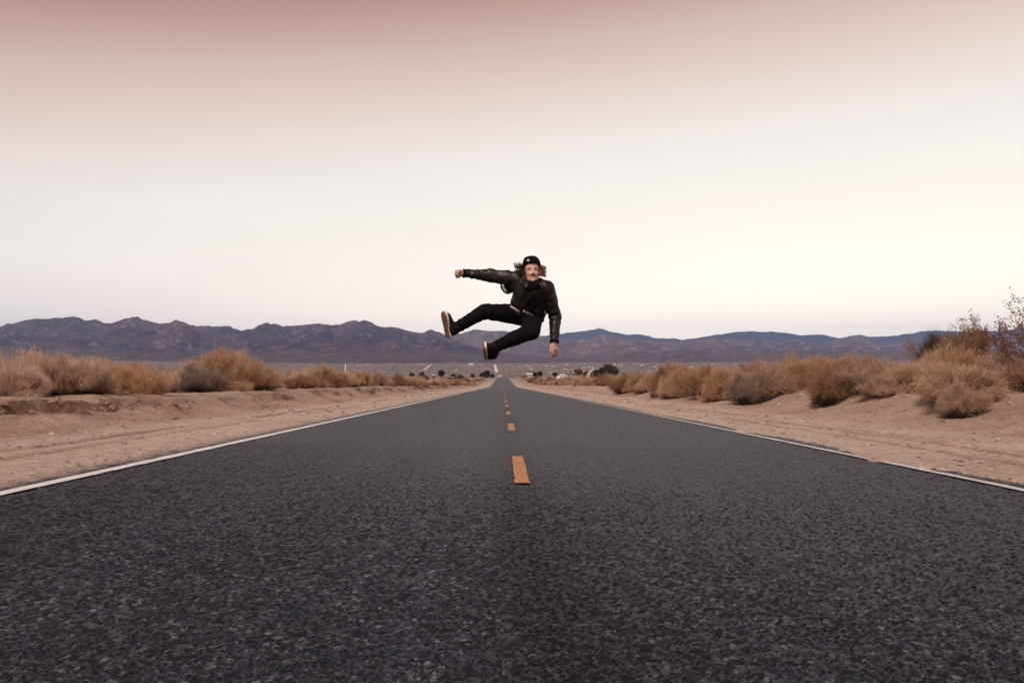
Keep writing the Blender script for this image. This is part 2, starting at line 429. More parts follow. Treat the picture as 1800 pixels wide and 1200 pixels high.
# ---------------------------------------------------------------- terrain heights
_ys = np.linspace(-60, 900, 4801)
_sl = np.interp(_ys, [-60, 188, 232, 455, 560, 900], [-0.0115, -0.0115, 0.0080, 0.0080, -0.020, -0.020])
_zr = np.cumsum(_sl) * (_ys[1] - _ys[0]); _zr -= np.interp(0, _ys, _zr)
def zroad(y): return np.interp(y, _ys, _zr)
def zfan(r): return np.interp(r, [0, 700, 1000, 1500, 2000, 2500, 3000, 3600, 4500, 6000, 26000],
                              [-4, -6, -6, 2, 14, 29, 46, 64, 80, 92, 92])
def ground(x, y, micro=True):
    """height of the desert floor; also masks for bank soil, wheel ruts and far valley floor"""
    x, y = np.asarray(x, float), np.asarray(y, float)
    a = np.abs(x); left = x < 0
    r = np.hypot(x, y)
    base = zroad(np.clip(y, -60, 700))
    # pavement edge: sand drifts over it, on the right across the white line in places
    n_e = fbm2(y * 0.9, x * 0 + 3.3, 4)
    drift = 0.36 * np.exp(-((y - 7.35) / 1.05) ** 2) + 0.24 * np.exp(-((y - 11.9) / 0.8) ** 2) + 0.17 * np.exp(-((y - 19) / 2.5) ** 2) + 0.12 * np.exp(-((y - 4.2) / 0.5) ** 2)
    edge = np.where(left, 4.02 + 0.07 * n_e, 3.90 + 0.05 * n_e - drift)
    edge = edge - 0.10 * fbm2(y * 4.0, x * 4.0, 4, 0.65)
    e = a - edge
    sh = np.where(e < 0, -0.05 + 0 * e, -0.05) + sm(e, -0.10, 0.03) * 0.068 + sm(e, 0.0, 0.6) * 0.012
    # bank
    n_b = fbm2(y * 0.16, np.where(left, 1.5, 8.5), 3)
    n_c = fbm2(y * 0.7, x * 0.35 + 4.0, 4)
    foot = np.where(left, 6.0, 5.9) + 0.35 * n_b
    top = np.where(left, 8.35, 8.55) + 0.45 * n_b + 0.35 * n_c
    hb = np.where(left, 0.50, 0.55) + 0.10 * fbm2(y * 0.11 + 40, np.where(left, 2.5, 6.5), 3) + 0.05 * n_c
    tt = np.clip((a - foot) / (top - foot), 0, 1.0)
    ramp_ = 0.58 * tt ** 1.25
    ns = fbm2(y * 1.6, x * 1.6, 4)
    nf = fbm2(y * 5.0 + 9, x * 5.0, 3)
    st_pos = 0.80 + 0.26 * ns + 0.14 * nf
    scarp_l = 0.75 * sm(tt, st_pos - 0.025, st_pos + 0.025) + 0.25 * sm(tt, st_pos - 0.24, st_pos - 0.20)
    scarp_r = sm(tt, 0.55, 1.0)
    k = np.where(left, np.clip(0.55 + 1.3 * fbm2(y * 0.35 + 3, x * 0 + 7, 2), 0.12, 1.0), 0.12)
    bank = hb * (ramp_ + 0.42 * (k * scarp_l + (1 - k) * scarp_r))
    # erosion gullies running down the bank, slanting along the road
    gx = (y + 0.9 * a * np.where(left, -1, 1)) * 0.75
    gul = 1 - np.abs(vnoise2(gx + 0.5 * n_c, a * 0.22 + 11)) * 2.6
    gul = np.clip(gul, 0, 1) ** 2
    onb = sm(tt, 0.08, 0.35) * (1 - sm(tt, 0.80, 1.0))
    bank = bank - 0.13 * gul * onb * (0.5 + 0.5 * fbm2(y * 0.4, a * 0.2, 2)) * np.where(left, 1.0, 0.7)
    plateau = sm(a, 9.0, 60.0) * 0.15 + 0.10 * fbm2(x * 0.12, y * 0.12, 4) * sm(a, 8.0, 12.0)
    # wheel ruts on the shoulder
    rut = 0
    for p, wd, s_, dp in ((5.55, 0.09, 1, 0.035), (4.95, 0.10, 1, 0.02), (5.05, 0.07, 0, 0.04), (4.55, 0.09, 0, 0.022), (5.45, 0.12, 0, 0.018)):
        c_ = p + 0.16 * fbm2(y * 0.10 + p * 3, x * 0 + p, 2) + 0.004 * np.clip(y, 0, 40)
        kk = np.exp(-((a - c_) / wd) ** 2) * (left == bool(s_)) * np.clip(0.6 + 1.2 * fbm2(y * 0.3 + p, x * 0 + 1, 2), 0, 1)
        sh = sh - dp * kk + 0.4 * dp * np.exp(-((a - c_ - 1.9 * wd) / wd) ** 2) * (left == bool(s_))
        rut = np.maximum(rut, 1.3 * kk * (dp / 0.04))
    fine = 0.018 * fbm2(x * 3.1, y * 3.1, 4) * sm(e, 0.15, 0.9) + 0.055 * fbm2(x * 1.7 + 5, y * 1.7, 5, 0.6) * sm(tt, 0.05, 0.3)
    near = base + sh + bank + plateau + (fine if micro else 0)
    near = near - 0.004 * np.clip(np.minimum(y, 120) - 150, 0, None)
    fr = sm(r, 420, 900)
    fz = zfan(r) + 2.5 * fbm2(x * 0.004, y * 0.004, 4) * sm(r, 600, 1500)
    z = near * (1 - fr) + fz * fr
    bk = sm(tt, 0.0, 0.35) * (0.75 + 0.25 * n_c)
    sc_m = np.where(left, k, 0.0) * np.exp(-((tt - st_pos) / 0.10) ** 2) * sm(tt, 0.3, 0.6) * (a < 11) + 0.35 * gul * onb  # scarp soil band, plus gully shade painted in by the last term
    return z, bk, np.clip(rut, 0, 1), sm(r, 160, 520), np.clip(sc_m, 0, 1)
def gz(x, y): return float(ground(np.array([x]), np.array([y]))[0][0])

def axis_nonuniform(segs):
    o = []
    for a, b, s0, s1 in segs:
        L = b - a; n = max(1, int(round(L / ((s0 + s1) / 2))))
        if abs(s0 - s1) < 1e-9: o.append(a + L * np.arange(n) / n)
        else:
            g = np.geomspace(1, s1 / s0, n); g = np.cumsum(g) / g.sum(); o.append(a + L * np.concatenate([[0], g[:-1]]))
    o.append([segs[-1][1]])
    return np.concatenate(o)

xs_half = axis_nonuniform([(3.15, 4.25, 0.022, 0.03), (4.25, 9.6, 0.045, 0.05), (9.6, 22, 0.06, 0.6), (22, 200, 0.8, 14), (200, 15000, 20, 900)])
xs = np.concatenate([-xs_half[::-1], [-2.2, -1.1, 0, 1.1, 2.2], xs_half])
ys_ = [-40.0, -25, -14, -8, -4, -2, 0, 1.0]
y = 2.0
while y < 14500:
    ys_.append(y); y += 0.06 if y < 6 else max(0.06, y * (0.0115 if y < 120 else 0.014 if y < 700 else 0.03))
yg = np.array(ys_)
X, Y = np.meshgrid(xs, yg)
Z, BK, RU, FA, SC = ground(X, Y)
nx, ny = len(xs), len(yg)
V = np.stack([X, Y, Z], -1).reshape(-1, 3)
ii = np.arange(nx * ny).reshape(ny, nx)
Fq = np.stack([ii[:-1, :-1], ii[:-1, 1:], ii[1:, 1:], ii[1:, :-1]], -1).reshape(-1, 4)
me = mesh_np('desert_ground', V, Fq, True)
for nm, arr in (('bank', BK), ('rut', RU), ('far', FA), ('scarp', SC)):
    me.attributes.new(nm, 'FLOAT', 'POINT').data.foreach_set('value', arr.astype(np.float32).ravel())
desert = obj('desert_ground', me, M['sand'], kind='structure')
print('ground faces', len(Fq))

# ---------------------------------------------------------------- road with its markings
def strip(x0f, x1f, ys, lift, ncol=2):
    ys = np.asarray(ys, float)
    u = np.linspace(0, 1, ncol)[None, :]
    x0, x1 = np.broadcast_to(x0f(ys), ys.shape)[:, None], np.broadcast_to(x1f(ys), ys.shape)[:, None]
    Xs = x0 + (x1 - x0) * u
    Ys = np.repeat(ys[:, None], ncol, 1)
    Zs = zroad(Ys) + lift
    V = np.stack([Xs, Ys, Zs], -1).reshape(-1, 3)
    i = np.arange(Xs.size).reshape(Xs.shape)
    return V, np.stack([i[:-1, :-1], i[:-1, 1:], i[1:, 1:], i[1:, :-1]], -1).reshape(-1, 4)
yr = np.concatenate([np.arange(-40, 30, 0.25), np.arange(30, 640, 2.0)])
V, F = strip(lambda y: -4.05 + 0 * y, lambda y: 4.02 + 0 * y, yr, 0.0, 24)
V[:, 2] -= 0.014 * (1 - sm(V[:, 1], 9.0, 10.5))
road = obj('road', mesh_np('road', V, F, True), M['asphalt'], kind='structure')
# the coarse chippings of the surface as relief, as far as single chips can be made out
rows = [0.9]
while rows[-1] < 10.6: rows.append(rows[-1] + max(0.006, 0.0045 * rows[-1] * max(1, rows[-1] / 4.5) ** 0.6))
rows = np.array(rows)
uc = np.linspace(-1, 1, 610)
Yp = np.repeat(rows[:, None], len(uc), 1)
Xp = uc[None, :] * np.minimum(4.02, 1.05 * rows + 0.9)[:, None]
def chip_cells(x, y, cell, seed):
    gx, gy = np.floor(x / cell).astype(np.int64), np.floor(y / cell).astype(np.int64)
    best = np.full(x.shape, 9.0); sec = np.full(x.shape, 9.0); val = np.zeros(x.shape); hgt = np.zeros(x.shape)
    for i in (-1, 0, 1):
        for k_ in (-1, 0, 1):
            hsh = ((gx + i) * 73856093 ^ (gy + k_) * 19349663 ^ seed * 83492791) & 0xFFFFFF
            r1 = ((hsh * 1103515245 + 12345) & 0xFFFF) / 65535.0; r2 = ((hsh * 69069 + 7) >> 5 & 0xFFFF) / 65535.0; r3 = ((hsh * 22695477 + 1) >> 7 & 0xFFFF) / 65535.0
            d_ = np.hypot(x / cell - (gx + i + r1), y / cell - (gy + k_ + r2)) * (0.8 + 0.5 * r3)
            nb = d_ < best
            sec = np.where(nb, best, np.minimum(sec, d_)); val = np.where(nb, r3, val); hgt = np.where(nb, r1, hgt); best = np.minimum(best, d_)
    return best, sec, val, hgt
b1, s1, v1, h1 = chip_cells(Xp, Yp, 0.0185, 3)
b2, s2, v2, h2 = chip_cells(Xp + 3.7, Yp + 1.1, 0.012, 8)
use2 = vnoise2(Xp * 30, Yp * 30) > 0.15
bb_, ss_, vv_, hh_ = (np.where(use2, q2, q1) for q1, q2 in ((b1, b2), (s1, s2), (v1, v2), (h1, h2)))
dome = np.sqrt(np.clip(1 - (bb_ / 0.78) ** 2, 0, 1)) * sm(ss_ - bb_, 0.0, 0.25)
Zp = zroad(Yp) - 0.010 + dome * (0.006 + 0.0075 * hh_) + 0.002 * vnoise2(Xp * 9, Yp * 9)
Zp = Zp * (1 - sm(Yp, 9.6, 10.5)) + (zroad(Yp) - 0.004) * sm(Yp, 9.6, 10.5)
ic = np.arange(Xp.size).reshape(Xp.shape)
chip_me = mesh_np('surface_chippings', np.stack([Xp, Yp, Zp], -1).reshape(-1, 3), np.stack([ic[:-1, :-1], ic[:-1, 1:], ic[1:, 1:], ic[1:, :-1]], -1).reshape(-1, 4))
chip_me.attributes.new('chip', 'FLOAT', 'POINT').data.foreach_set('value', vv_.astype(np.float32).ravel())
chip_me.attributes.new('gap', 'FLOAT', 'POINT').data.foreach_set('value', (1 - dome).astype(np.float32).ravel())
obj('surface_chippings', chip_me, M['chips'], road, kind='stuff')
print('chip faces', Xp.size)
yl = np.concatenate([np.arange(-40, 40, 0.06), np.arange(40, 640, 1.0)])
def jag(s, amp): return lambda y: amp * fbm2(y * 6.0, y * 0 + s, 3)
for s, c0, c1 in ((1.0, -3.70, -3.565), (5.0, 3.525, 3.612)):
    V, F = strip(lambda y: c0 + jag(s, 0.012)(y), lambda y: c1 + jag(s + 2, 0.012)(y), yl, 0.0075)
    obj('edge_line', mesh_np('edge_line', V, F), M['white_paint' if c0 < 0 else 'faded_paint'], road)
k = 0
while True:
    y0 = 5.70 + 6.4 * k - 12.8
    if y0 > 560: break
    yd = np.linspace(y0, y0 + 2.12, 22)
    V, F = strip(lambda y: -0.058 + jag(k, 0.012)(y), lambda y: 0.058 + jag(k + 50, 0.012)(y), yd, 0.0075)
    obj('centre_dash', mesh_np('centre_dash', V, F), M['orange_paint'], road)
    k += 1

# the road climbing the valley slope far beyond the crest, and dirt tracks there
def far_strip(name, pts, width, mat, lift=3.0):
    P = [np.array(p, float) for p in pts]
    D = []
    for i in range(len(P) - 1):
        n = max(2, int(np.linalg.norm(P[i + 1] - P[i]) / 40))
        D += [P[i] + (P[i + 1] - P[i]) * t for t in np.linspace(0, 1, n, endpoint=False)]
    D.append(P[-1]); D = np.array(D)
    T = np.gradient(D, axis=0); T /= np.linalg.norm(T, axis=1)[:, None]
    Nn = np.stack([T[:, 1], -T[:, 0]], 1)
    L, Rr = D - Nn * width / 2, D + Nn * width / 2
    V = []
    for a_, b_ in zip(L, Rr):
        V.append((*a_, gz(*a_) + lift)); V.append((*b_, gz(*b_) + lift))
    F = np.array([(2 * i, 2 * i + 1, 2 * i + 3, 2 * i + 2) for i in range(len(D) - 1)])
    # a low embankment below, so the strip is a solid bed
    V2 = [(v[0], v[1], v[2] - lift - 2) for v in V]
    nV = len(V)
    F2 = [(2 * i, 2 * i + 2, nV + 2 * i + 2, nV + 2 * i) for i in range(len(D) - 1)] + [(2 * i + 1, nV + 2 * i + 1, nV + 2 * i + 3, 2 * i + 3) for i in range(len(D) - 1)]
    return obj(name, mesh_np(name, V + V2, [*F.tolist(), *F2]), mat, kind='structure')
def gxy(px, d): p = at(px, 660, d); return (p[0], p[1])
far_strip('far_road', [gxy(873.5, 1750), gxy(871, 2400), gxy(869, 3050)], 7.5, M['glare_road'], 1.0)  # pale by painted glare
far_strip('dirt_track', [gxy(745, 2000), gxy(752, 2500), gxy(759, 3050)], 9, M['track'], 1.0)
far_strip('dirt_track', [gxy(625, 2450), gxy(650, 2900)], 8, M['track'], 1.0)
far_strip('dirt_track', [gxy(813, 2850), gxy(850, 2850)], 26, M['track'], 1.0)
far_strip('dirt_track', [gxy(735, 3080), gxy(757, 3080)], 20, M['track'], 1.0)
far_strip('dirt_track', [gxy(680, 3050), gxy(696, 3080)], 20, M['track'], 1.0)

# ---------------------------------------------------------------- mountains
def mountain(name, pts, d_foot, d_ridge, mat, seed, rough=1.0, p0=-900, p1=2700, spur=900.0, back=0.35, pw=1.5):
    pts = np.array(sorted(pts), float)
    px = np.arange(p0, p1, 3.8)
    py = np.interp(px, pts[:, 0], pts[:, 1])
    outf = np.clip(np.maximum(pts[0, 0] - px, px - pts[-1, 0]), 0, 400) / 400
    py = py + 12 * outf * fbm2(px * 0.012 + seed, px * 0 + seed, 4) + 2.0 * rough * fbm2(px * 0.09, px * 0 + seed, 4, 0.7)
    u = (px - 900) / FPX
    ang = (660 - py) / FPX
    nf, nb = 76, 6
    t = np.concatenate([np.linspace(0, 1, nf), 1 + back * np.linspace(0.12, 1, nb)])
    T, U = np.meshgrid(t, u, indexing='ij')
    dr = d_ridge * (1 + 0.05 * fbm2(px * 0.008, px * 0 + seed + 2, 3))
    D = d_foot + (dr[None, :] - d_foot) * T
    fh = np.array([math.sin(YAW), math.cos(YAW)])
    XX = CAM[0] + D * (fh[0] + U * RT[0]); YY = CAM[1] + D * (fh[1] + U * RT[1])
    rr_ = np.hypot(XX, YY)
    zf = zfan(rr_) - 14
    ridge_base = zf[nf - 1]
    zr_ = CAM[2] + ang * dr
    nz = ridged2(XX / spur + seed + 0.35 * fbm2(XX / spur, YY / spur, 3), YY / spur * 0.6, 6, 0.58)
    nz2 = ridged2(XX / spur * 3.3 + seed, YY / spur * 2.4, 5, 0.6)
    h = np.clip(T, 0, 1) ** pw
    rel = np.clip((nz - 0.42) / 0.40, 0, 1.25)
    hf = h * (0.30 + 0.80 * rel + 0.45 * (nz2 - 0.62))
    top_ = sm(T, 0.80, 1.0)
    hh = hf * (1 - top_) + top_ * (h + 0.35 * (nz2 - 0.72) * (1 - np.clip(T, 0, 1)) ** 0.6)
    hh = np.where(T <= 1, hh, 1 - (T - 1) / back * 1.2)
    ZZ = zf + (zr_ - ridge_base)[None, :] * hh
    lim = CAM[2] + D * ang[None, :] * np.where(T < 1, 0.992 - 0.06 * (1 - np.clip(T, 0, 1)), 1.0)
    ZZ = np.where(T < 1, np.minimum(ZZ, np.maximum(lim, zf)), ZZ)
    ZZ[0] -= 30
    V = np.stack([XX, YY, ZZ], -1).reshape(-1, 3)
    i = np.arange(XX.size).reshape(XX.shape)
    F = np.stack([i[:-1, :-1], i[:-1, 1:], i[1:, 1:], i[1:, :-1]], -1).reshape(-1, 4)
    me_ = mesh_np(name, V, F, True)
    ft_ = 1 - sm((ZZ - zf - 14) / 110 + 0.5 * fbm2(XX / 500, YY / 500, 4), 0.0, 1.0)
    me_.attributes.new('foot', 'FLOAT', 'POINT').data.foreach_set('value', ft_.astype(np.float32).ravel())
    return obj(name, me_, mat, kind='structure')

left_range = [(0, 573.5), (12, 567), (19, 569), (60, 558.7), (78, 559.5), (93, 558), (109, 558.7), (126, 556.5), (140, 558.7), (150, 563), (167, 560), (181, 566.5), (193, 568),
    (206, 563), (218, 559.5), (241, 556.3), (247, 561), (268, 565), (279, 569), (296, 567), (307, 562), (323, 567), (333, 571), (339, 570.7), (344, 573.5), (366, 572.7), (377, 574),
    (401, 572), (410, 577), (426, 581), (443, 577.3), (459, 569.6), (467, 567), (476, 569), (484, 568), (496, 573.5), (517, 571), (545, 569.6), (562, 568), (568, 570), (595, 569.6),
    (611, 565), (626, 563.3), (629, 566.4), (637, 562), (653, 565.7), (657, 569.6), (675, 575.8), (690, 574), (707, 577.5), (725, 582.5), (737, 585.8), (757, 579.5), (770, 582.5),
    (785, 590), (810, 602), (850, 614), (900, 620), (1000, 626), (1200, 640), (2700, 665)]
mid_range = [(-900, 600), (600, 596), (700, 592), (804, 588), (833, 579), (861, 582), (886, 581), (907, 583), (940, 588.6), (962, 593), (980, 596), (1034, 596), (1057, 588), (1076, 587),
    (1092, 594), (1143, 598), (1199, 599), (1227, 598.5), (1239, 593), (1295, 595), (1325, 595), (1349, 601.5), (1377, 601), (1404, 596.5), (1426, 605), (1443, 605), (1472, 595),
    (1497, 590), (1513, 588), (1526, 591), (1545, 600), (1574, 601), (1613, 595), (1650, 599), (1700, 597), (1800, 592)]
far_range = [(-900, 596), (700, 596), (804, 586), (840, 588), (962, 590), (980, 587), (996, 584.5), (1027, 581.5), (1043, 579), (1052, 577), (1064, 578.7), (1071, 582), (1085, 585), (1104, 588.5), (1122, 587.3),
    (1141, 590.3), (1150, 594.5), (1183, 594.5), (1199, 597), (1227, 594), (1258, 588.5), (1295, 583.3), (1325, 582), (1344, 583.3), (1358, 582), (1381, 584.5), (1400, 587), (1408, 590),
    (1424, 588.6), (1448, 588), (1463, 592), (1489, 595), (1513, 594), (1531, 591.4), (1560, 591), (1585, 588), (1605, 585.7), (1625, 581), (1665, 581.5), (1710, 583.8), (1727, 580), (1761, 582), (1800, 575)]
mountain('mountain_range', left_range, 2900, 6800, M['rock'], 3.0, 1.0, p1=1300, spur=900, pw=1.25)
mountain('mountain_range', mid_range, 3300, 8600, M['rock2'], 21.0, 0.8, spur=1100, pw=1.3)
mountain('mountain_range', [(900, 640), (1020, 630), (1100, 622), (1150, 624), (1200, 612), (1225, 611), (1260, 617), (1330, 615), (1370, 618), (1410, 616), (1500, 612), (1600, 618), (1700, 612), (1800, 615), (2300, 622)],
         3200, 5200, M['rock2'], 33.0, 0.9, p0=880, spur=420, pw=1.2)
mountain('mountain_range', far_range, 9800, 12400, M['rock3'], 47.0, 0.8, p0=-600, p1=2400, spur=1400)

# ---------------------------------------------------------------- vegetation
def unit(v): return v / (np.linalg.norm(v, axis=-1, keepdims=True) + 1e-9)
def blades(P, D, L, W, rg, tip=0.25, bend=0.25):
    """thin tapering blades (two quads each, bent) from points P along directions D"""
    n = len(P)
    side = unit(np.cross(D, rg.normal(size=(n, 3))))
    nrm = unit(np.cross(side, D))
    b = (rg.uniform(-bend, bend, n) * L)[:, None] * nrm
    W = W[:, None]; L = L[:, None]
    m = P + D * L * 0.55 + b * 0.6
    e = P + D * L + b * 0.2
    V = np.stack([P - side * W / 2, P + side * W / 2, m - side * W * 0.4, m + side * W * 0.4, e - side * W * tip / 2, e + side * W * tip / 2], 1).reshape(-1, 3)
    i = np.arange(n)[:, None] * 6
    F = np.concatenate([i + np.array([[0, 1, 3, 2]]), i + np.array([[2, 3, 5, 4]])], 0)
    return V, F
def tubes_np(paths, rad0, rad1, n=3):
    """many thin stems; paths (m,k,3)"""
    m, k, _ = paths.shape
    T = unit(np.gradient(paths, axis=1))
    A = unit(np.cross(T, np.array([0.37, 0.21, 0.9])))
    B = np.cross(T, A)
    rr = (rad0[:, None] + (rad1 - rad0)[:, None] * np.linspace(0, 1, k)[None, :])[..., None]
    V = np.stack([paths + rr * (math.cos(2 * math.pi * q / n) * A + math.sin(2 * math.pi * q / n) * B) for q in range(n)], 2)
    base = (np.arange(m)[:, None] * k + np.arange(k - 1)[None, :]) * n
    F = [np.stack([base + q, base + (q + 1) % n, base + n + (q + 1) % n, base + n + q], -1).reshape(-1, 4) for q in range(n)]
    return V.reshape(-1, 3), np.concatenate(F)

def bush_meshes(seed, nblade, kind='dome', wid=0.008, blen=0.13, nstem=70):
    """a dry desert shrub of half-width 1 and height 1: fine twig foliage, woody stems, dead inner twigs"""
    rg = np.random.default_rng(seed)
    def dirs(n, zlo, zhi, pw=0.8):
        z = zlo + (zhi - zlo) * rg.uniform(0, 1, n) ** pw
        a = rg.uniform(0, 2 * math.pi, n)
        s = np.sqrt(np.clip(1 - z * z, 0, 1))
        return np.stack([s * np.cos(a), s * np.sin(a), z], 1)
    def rad(d):
        f = 2.1
        return 0.78 + 0.32 * vnoise3(d[:, 0] * f + seed, d[:, 1] * f + 2, d[:, 2] * f) + 0.26 * vnoise3(d[:, 0] * 5 + seed, d[:, 1] * 5, d[:, 2] * 5 + 7)
    per = 14
    nc = nblade // per
    zlo = {'dome': 0.03, 'umbrella': 0.34, 'upright': 0.15, 'low': -0.02}[kind]
    cd = dirs(nc * 2, zlo, 1.0, 0.85)
    keep = vnoise3(cd[:, 0] * 3.4 + seed * 1.7, cd[:, 1] * 3.4 + 5, cd[:, 2] * 3.4) + 0.35 * vnoise3(cd[:, 0] * 8 + seed, cd[:, 1] * 8, cd[:, 2] * 8)
    cd = cd[np.argsort(-keep - 0.35 * rg.uniform(size=len(keep)))[:nc]]
    rr = rad(cd) * (1 - 0.42 * rg.uniform(0, 1, nc) ** 1.6)
    cp = cd * rr[:, None]
    cp[:, 2] = np.maximum(cp[:, 2] * 0.86, 0.015)
    if kind == 'upright':
        cp[:, :2] *= 0.75
    upv = np.array([0, 0, 1.0])
    outd = unit(cd * np.array([1, 1, 0.7]) + upv * (0.55 if kind != 'upright' else 1.5))
    P = np.repeat(cp, per, 0) + rg.normal(size=(nc * per, 3)) * 0.045
    D = unit(np.repeat(outd, per, 0) + rg.normal(size=(nc * per, 3)) * (0.85 if kind != 'upright' else 0.32))
    L = rg.uniform(0.55, 1.35, nc * per) * blen * (1.7 if kind == 'upright' else 1)
    W = rg.uniform(0.5, 1.3, nc * per) * wid
    P[:, 2] = np.maximum(P[:, 2], 0.01)
    Vf, Ff = blades(P, D, L, W, rg)
    # a few long wisps standing out of the outline
    nw = nblade // 13
    wd = dirs(nw, 0.25, 1.0); wp = wd * (rad(wd) * 0.85)[:, None]; wp[:, 2] *= 0.88
    Vw, Fw = blades(wp, unit(wd + upv * 0.9 + rg.normal(size=(nw, 3)) * 0.25), 0.10 + 0.34 * rg.uniform(0, 1, nw) ** 2, np.full(nw, wid * 0.75), rg)
    foliage = mesh_np('foliage', np.concatenate([Vf, Vw]), np.concatenate([Ff, Fw + len(Vf)]))
    # stems
    sdv = dirs(nstem, 0.03 if kind != 'upright' else 0.5, 1.0, 1.0)
    sr = rad(sdv) * rg.uniform(0.6, 1.12, nstem)
    t = np.linspace(0, 1, 7)
    b0 = rg.normal(size=(nstem, 3)) * np.array([0.10, 0.10, 0])
    ends = sdv * sr[:, None] * np.array([1, 1, 0.86])
    midp = ends * 0.5 + np.array([0, 0, 0.06]) + rg.normal(size=(nstem, 3)) * 0.07
    tt = t[None, :, None]
    paths = (1 - tt) ** 2 * b0[:, None] + 2 * tt * (1 - tt) * midp[:, None] + tt ** 2 * ends[:, None]
    paths += np.cumsum(rg.normal(size=paths.shape) * 0.012, axis=1)
    paths[..., 2] = np.maximum(paths[..., 2], 0.005)
    V1, F1 = tubes_np(paths, rg.uniform(0.010, 0.024, nstem), np.full(nstem, 0.003))
    stems = mesh_np('stems', V1, F1)
    # dead twigs filling the inside
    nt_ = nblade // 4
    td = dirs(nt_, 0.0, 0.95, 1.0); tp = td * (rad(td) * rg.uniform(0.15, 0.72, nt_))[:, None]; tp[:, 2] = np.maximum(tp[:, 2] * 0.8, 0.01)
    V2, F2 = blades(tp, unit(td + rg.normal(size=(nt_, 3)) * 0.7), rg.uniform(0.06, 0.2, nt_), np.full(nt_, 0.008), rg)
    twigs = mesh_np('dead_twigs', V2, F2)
    return foliage, stems, twigs

PROTO = {}
for nm, args in {
        'dome1': dict(seed=1, nblade=21000), 'dome2': dict(seed=2, nblade=21000), 'dome3': dict(seed=5, nblade=18000),
        'umb1': dict(seed=8, nblade=17000, kind='umbrella', nstem=130), 'umb2': dict(seed=9, nblade=15000, kind='umbrella', nstem=130),
        'up1': dict(seed=14, nblade=9000, kind='upright', wid=0.007), 'up2': dict(seed=15, nblade=8000, kind='upright', wid=0.007),
        'small1': dict(seed=20, nblade=5600, wid=0.016, blen=0.16, nstem=30), 'small2': dict(seed=21, nblade=5600, wid=0.016, blen=0.16, nstem=30), 'small3': dict(seed=22, nblade=4200, wid=0.02, blen=0.18, nstem=30),
        'small4': dict(seed=23, nblade=5000, wid=0.016, blen=0.17, nstem=30, kind='umbrella')}.items():
    PROTO[nm] = bush_meshes(**args)

def set_mat(o, m):
    o.material_slots[0].link = 'OBJECT'; o.material_slots[0].material = m
for v in PROTO.values():
    v[0].materials.append(M['tan']); v[1].materials.append(M['stem']); v[2].materials.append(M['grey'])

def bush(proto, x, y, rx, h, mat, label, group=None, stem='stem', rz=None, ry=None, sink=0.02, name='dry_bush', cat='bush', twigs='dead'):
    t = thing(name, label, cat, (x, y, gz(x, y) - sink), random.uniform(0, 6.28) if rz is None else rz, group)
    t.scale = (rx, ry or rx, h)
    for nm, me_, mt in zip(('foliage', 'stems', 'dead_twigs'), PROTO[proto], (M[mat], M[stem], M[twigs])):
        o = obj(nm, me_, None, t); set_mat(o, mt)
    return t
def place(px, top, wpx, lat, proto, mat, label, group=None, **kw):
    """bush seen at photo column px whose middle stands lat metres from the road axis"""
    u0 = (px - 900) / FPX
    d = (lat - CAM[0]) / (math.sin(YAW) + u0 * math.cos(YAW))
    p = at(px, top, d)
    x, y = p[0], p[1]
    h = max(0.25, p[2] - gz(x, y)) / 0.93
    return bush(proto, x, y, wpx / FPX * d / 2 / 0.93, h, mat, label, group, **kw)

